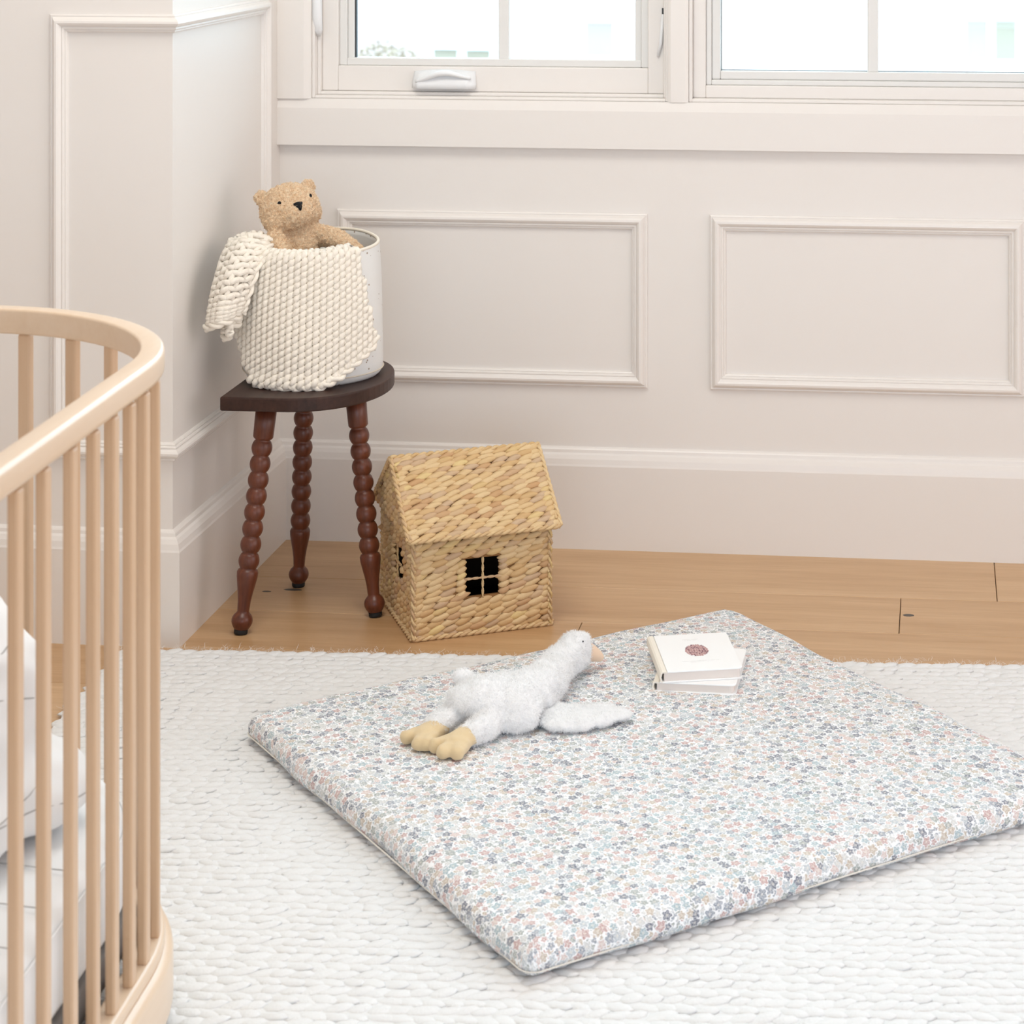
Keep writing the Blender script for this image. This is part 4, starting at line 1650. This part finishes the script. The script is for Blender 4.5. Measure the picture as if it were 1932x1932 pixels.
for lay in range(2):
    back = lay * -0.017
    mb = MB()
    NU, NV = 14, 24
    for j in range(NV + 1):
        for i in range(NU + 1):
            p = flap_off(i / NU, j / NV, back)
            if lay:
                p = p + Vector((0.012 * j / NV, 0.004, -0.020 * j / NV))
            mb.v.append(tuple(p))
    for j in range(NV):
        for i in range(NU):
            a = j * (NU + 1) + i
            mb.f.append((a, a + 1, a + NU + 2, a + NU + 1))
    link('folded_corner', mb, M['yarn'], kb, True)

    def fl(a, b, off, back=back, lay=lay):
        # rows run down the flap: a metres down, b metres across
        p = flap_off(min(max(b / 0.082, 0), 1), min(max(a / 0.215, 0), 1), off + back)
        if lay:
            p = p + Vector((0.012 * a / 0.215, 0.004, -0.020 * a / 0.215))
        return p
    yarn_rows(fl, lambda a, b: 0.0 <= a <= 0.211 and 0.0 <= b <= 0.082, 0.0, 0.211, 0.004, 0.084, 0.021, 0.0112, 0.0054, kb)
edge_braid([flap_off(0.04 + 0.92 * i / 22, 1.0, 0.003) for i in range(23)], kb, 0.0055)
edge_braid([flap_off(0.10 + 0.86 * i / 22, 1.0, -0.015) + Vector((0.012, 0.004, -0.020)) for i in range(23)], kb, 0.0055)
edge_braid([flap_off(1.0, 0.28 + 0.72 * i / 36, 0.003) for i in range(37)], kb, 0.0050)

# ================================================================== TEDDY BEAR
tb = empty('teddy_bear', (-1.236, -0.382, SZ + 0.012))
tag(tb, 'tan boucle teddy bear peeking out of the canvas bin', 'soft toy')
TO = Vector(tb.location)
HC = Vector((-1.2479, -0.3848, 0.7575)) - TO
FN = (CD * 0.86 + CR * 0.47 + Vector((0, 0, 0.24))).normalized()     # where the face looks
FS = Vector((0, 0, 1)).cross(FN).normalized()
if FS.dot(CR) < 0:
    FS = -FS
roll = Matrix.Rotation(math.radians(9), 3, FN)
FS = roll @ FS
FU = FN.cross(FS)
if FU.z < 0:
    FU = -FU
HM = Matrix((FS, FU, FN)).transposed()
mb = MB()
mb.ellipsoid(HC, (0.0580, 0.0495, 0.0530), HM, 22, 14)
mb.ellipsoid(HC + HM @ Vector((0.0, -0.012, 0.022)), (0.040, 0.032, 0.040), HM, 20, 12)
mb.ellipsoid(HC + HM @ Vector((-0.026, -0.014, 0.006)), (0.032, 0.030, 0.036), HM, 18, 10)
mb.ellipsoid(HC + HM @ Vector((0.026, -0.014, 0.006)), (0.032, 0.030, 0.036), HM, 18, 10)
for sx in (-1, 1):
    ec = HC + HM @ Vector((sx * 0.0485, 0.0335, -0.004))
    mb.ellipsoid(ec, (0.0150, 0.0150, 0.0085), HM @ Matrix.Rotation(sx * 0.35, 3, 'Y'), 14, 10)


def seg(p0, p1, r0, r1, n=7):
    p0, p1 = Vector(p0) - TO, Vector(p1) - TO
    for i in range(n + 1):
        t = i / n
        r = r0 + (r1 - r0) * t
        mb.ellipsoid(p0.lerp(p1, t), (r, r, r), None, 14, 10)


seg((-1.2360, -0.376, 0.722), (-1.2330, -0.378, 0.66), 0.040, 0.052)
seg((-1.2330, -0.378, 0.66), (-1.2330, -0.380, 0.51), 0.052, 0.056)
seg((-1.2620, -0.428, 0.710), (-1.2380, -0.452, 0.676), 0.0180, 0.0205)
seg((-1.2380, -0.452, 0.676), (-1.2250, -0.445, 0.640), 0.0205, 0.021)
seg((-1.1960, -0.376, 0.710), (-1.1520, -0.386, 0.700), 0.0180, 0.0205)
seg((-1.1520, -0.386, 0.700), (-1.1120, -0.386, 0.671), 0.0205, 0.0185)
bear = remeshed(mb, 0.0030, 5)
displace(bear, fuzz_noise(190.0, 0.0042, 380.0, 0.0022))
link('body', bear, M['bear'], tb, True)
o = link('pile', fibres(bear, 22000, 0.0034, 0.0006, 1.0, 8, 0.9), M['bear_hair'], tb)
o['kind'] = 'stuff'
from mathutils.bvhtree import BVHTree
bvh = BVHTree.FromPolygons([v.co.copy() for v in bear.vertices], [tuple(p.vertices) for p in bear.polygons])


def on_face(u, v):
    """point of the bear's skin in front of face coordinates u (right), v (up)"""
    hit = bvh.ray_cast(HC + HM @ Vector((u, v, 0.12)), -FN)
    return hit[0], hit[1]


for (u, v) in ((-0.0300, 0.0135), (0.0320, 0.0135)):
    p, n_ = on_face(u, v)
    if p is not None:
        q = Vector((0, 0, 1)).rotation_difference(n_).to_matrix()
        link('eye', MB().ellipsoid(p + n_ * 0.0014, (0.0038, 0.0040, 0.0022), q, 12, 8), M['black_thread'], tb, True)
tri = [(-0.0088, 0.0080), (0.0, 0.0094), (0.0088, 0.0080), (0.0095, 0.0055), (0.0045, -0.0020), (0.0016, -0.0078), (0.0, -0.0088), (-0.0016, -0.0078), (-0.0045, -0.0020), (-0.0095, 0.0055)]
top, bot = [], []
for (u, v) in tri:
    p, n_ = on_face(u * 0.95, v - 0.002)
    top.append(p + FN * 0.0022)
    bot.append(p - FN * 0.004)
pc, n_ = on_face(0, 0)
k_ = len(tri)
mb2 = MB().add([tuple(p) for p in top] + [tuple(p) for p in bot] + [tuple(pc + FN * 0.0042)],
               [(i, (i + 1) % k_, 2 * k_) for i in range(k_)] + [(i, k_ + i, k_ + (i + 1) % k_, (i + 1) % k_) for i in range(k_)])
me = mb2.mesh('nose')
recalc(me)
link('nose', me, M['black_thread'], tb, True)

# ================================================================== CRIB
CC = Vector((-1.2533, -2.0445, 0))
CA = Vector((0.049, -0.9988, 0)).normalized()      # long axis, towards the camera
CN = Vector((-CA.y, CA.x, 0))                       # right-hand side
CL = 0.66
crib = empty('oval_crib', (CC.x, CC.y, 0.0))
tag(crib, 'oval beech crib with upright slats at the left edge', 'crib')


def oval(r, n_arc=40, n_st=14):
    pts = []
    for i in range(n_arc + 1):
        a = PI * i / n_arc
        nn = CN * math.cos(a) - CA * math.sin(a)
        pts.append((nn * r, nn))
    for i in range(1, n_st):
        pts.append((-CN * r + CA * (CL * i / n_st), -CN))
    for i in range(n_arc + 1):
        a = PI + PI * i / n_arc
        nn = CN * math.cos(a) - CA * math.sin(a)
        pts.append((CA * CL + nn * r, nn))
    for i in range(1, n_st):
        pts.append((CN * r + CA * (CL * (1 - i / n_st)), CN))
    return pts


def ring(prof, r=0.327):
    mb = MB()
    path = oval(r)
    m_ = len(prof)
    for p, nn in path:
        for u, z in prof:
            mb.v.append(tuple(p + nn * u + Vector((0, 0, z))))
    n = len(path)
    for k in range(n):
        k2 = (k + 1) % n
        for i in range(m_):
            j = (i + 1) % m_
            mb.f.append((k * m_ + i, k2 * m_ + i, k2 * m_ + j, k * m_ + j))
    me = mb.mesh('ring')
    recalc(me)
    return me


def rprof(u0, u1, z0, z1, radii, n=5):
    return [(x, y) for x, y in rrect(u0, u1, z0, z1, radii, n)]


link('top_rail', ring(rprof(-0.0190, 0.0100, 0.797, 0.830, (0.0065, 0.0035, 0.004, 0.009))), M['crib_rail'], crib, True)
link('base_rail', ring(rprof(-0.0240, 0.0200, 0.035, 0.112, (0.012, 0.006, 0.006, 0.012))), M['crib_rail'], crib, True)
link('base_rail', ring(rprof(-0.0190, 0.0105, 0.1125, 0.1285, (0.005, 0.004, 0.002, 0.002))), M['crib_rail'], crib, True)
slat_me = MB().box(-0.009, 0.009, -0.006, 0.006, 0.127, 0.795).mesh('slat')


def slat(p, nn, o_in=0.001):
    o = link('slat', slat_me, M['crib'], crib, bevel=0.003)
    t = Vector((-nn.y, nn.x, 0))
    m3 = Matrix((t, nn, Vector((0, 0, 1)))).transposed().to_4x4()
    o.matrix_local = Matrix.Translation(p) @ m3


for a in (0.5, 12, 24.5, 37, 51.5, 64.7, 78, 91.5, 105, 118, 131, 145, 159, 173):
    a = math.radians(a)
    nn = CN * math.cos(a) - CA * math.sin(a)
    slat(nn * 0.3265, nn)
for s in (0.050, 0.110, 0.174, 0.245, 0.325, 0.402, 0.485, 0.570):
    slat(CN * 0.3265 + CA * s, CN)
    slat(-CN * 0.3265 + CA * s, -CN)
for a in (0.5, 12, 24.5, 37, 51.5, 64.7, 78, 91.5, 105, 118, 131, 145, 159, 173):
    a = math.radians(a) + PI
    nn = CN * math.cos(a) - CA * math.sin(a)
    slat(CA * CL + nn * 0.3265, nn)
for sx, s in ((1, 0.03), (-1, 0.03), (1, CL - 0.03), (-1, CL - 0.03)):
    p = CN * (sx * 0.318) + CA * s
    o = link('foot', MB().lathe([(0.018, 0.0), (0.021, 0.004), (0.021, 0.03), (0.018, 0.036)], 16), M['crib_rail'], crib, True)
    o.location = (p.x, p.y, 0.0135)


def oval_slab(name, r, z0, z1, edge, mat, parent, n_puff=0.0):
    prof = [(edge, z0), (edge * 0.3, z0 + edge * 0.3), (0, z0 + edge), (0, z1 - edge), (edge * 0.3, z1 - edge * 0.3), (edge, z1), (edge * 4, z1 + n_puff * 0.6), (r * 0.75, z1 + n_puff)]
    mb = MB()
    for d, z in prof:
        for p, nn in oval(r):
            q = p - nn * d
            mb.v.append((q.x, q.y, z))
    n = len(oval(r))
    for k in range(len(prof) - 1):
        for i in range(n):
            j = (i + 1) % n
            mb.f.append((k * n + i, k * n + j, (k + 1) * n + j, (k + 1) * n + i))
    mb.f.append(tuple(reversed(range(n))))
    mb.f.append(tuple((len(prof) - 1) * n + i for i in range(n)))
    me = mb.mesh(name)
    recalc(me)
    return link(name, me, mat, parent, True)


oval_slab('mattress_base', 0.292, 0.112, 0.152, 0.004, M['dark_fabric'], crib)
mt = oval_slab('crib_mattress', 0.290, 0.1525, 0.268, 0.018, M['linen'], None, 0.006)
mt.location = (CC.x, CC.y, 0)
tag(mt, 'white oval mattress inside the beech crib', 'mattress')
ol = [(p, nn) for p, nn in oval(0.2905)]
link('seam', MB().tube([(p.x, p.y, 0.254) for p, nn in ol], 0.0016, 6, closed=True), M['linen'], mt, True)
for s in (0.03, 0.12, 0.21, 0.30, 0.40, 0.50):
    a, b = CN * 0.275 + CA * (s + 0.06), -CN * 0.275 + CA * (s - 0.04)
    link('quilt_line', MB().tube([(a.x + (b.x - a.x) * i / 12, a.y + (b.y - a.y) * i / 12, 0.2748) for i in range(13)], 0.0008, 5), M['seam'], mt, True)

# a white quilt bunched up at the far end of the mattress
pw = empty('bunched_quilt', (-1.205, -2.085, 0.274))
tag(pw, 'white quilt with fine grey seams bunched up inside the crib', 'quilt')
mb = MB()
for (x, y, z, rx, ry, rz) in ((0, 0, 0.10, 0.172, 0.155, 0.255), (-0.03, 0.0, 0.14, 0.135, 0.12, 0.18), (0.07, 0.07, 0.04, 0.12, 0.10, 0.06), (0.085, -0.06, 0.05, 0.09, 0.10, 0.07),
                              (-0.04, -0.13, 0.06, 0.14, 0.10, 0.10)):
    mb.ellipsoid((x, y, z), (rx, ry, rz), None, 30, 18)
mb.v = [(x, y, max(z, 0.001)) for x, y, z in mb.v]
me = remeshed(mb, 0.008, 8)
displace(me, fuzz_noise(11.0, 0.020, 30.0, 0.008))
me.vertices.foreach_set('co', [q for v in me.vertices for q in (v.co.x, v.co.y, max(v.co.z, 0.001))])
me.update()
link('cover', me, M['linen'], pw, True)
qb = BVHTree.FromPolygons([v.co.copy() for v in me.vertices], [tuple(p.vertices) for p in me.polygons])
for (z, tilt) in ((0.045, 0.02), (0.095, -0.03), (0.17, 0.03), (0.25, -0.02)):
    pts = []
    for i in range(48):
        ph = 2 * PI * i / 48
        d = Vector((math.cos(ph), math.sin(ph), 0))
        hit = qb.ray_cast(Vector((-0.02, -0.02, z + tilt * math.cos(ph * 2 + 1))) + d * 0.5, -d)
        if hit[0] is not None:
            pts.append(hit[0] + d * 0.0004)
    if len(pts) > 8:
        link('seam', MB().tube(pts, 0.0009, 5, closed=True), M['seam'], pw, True)
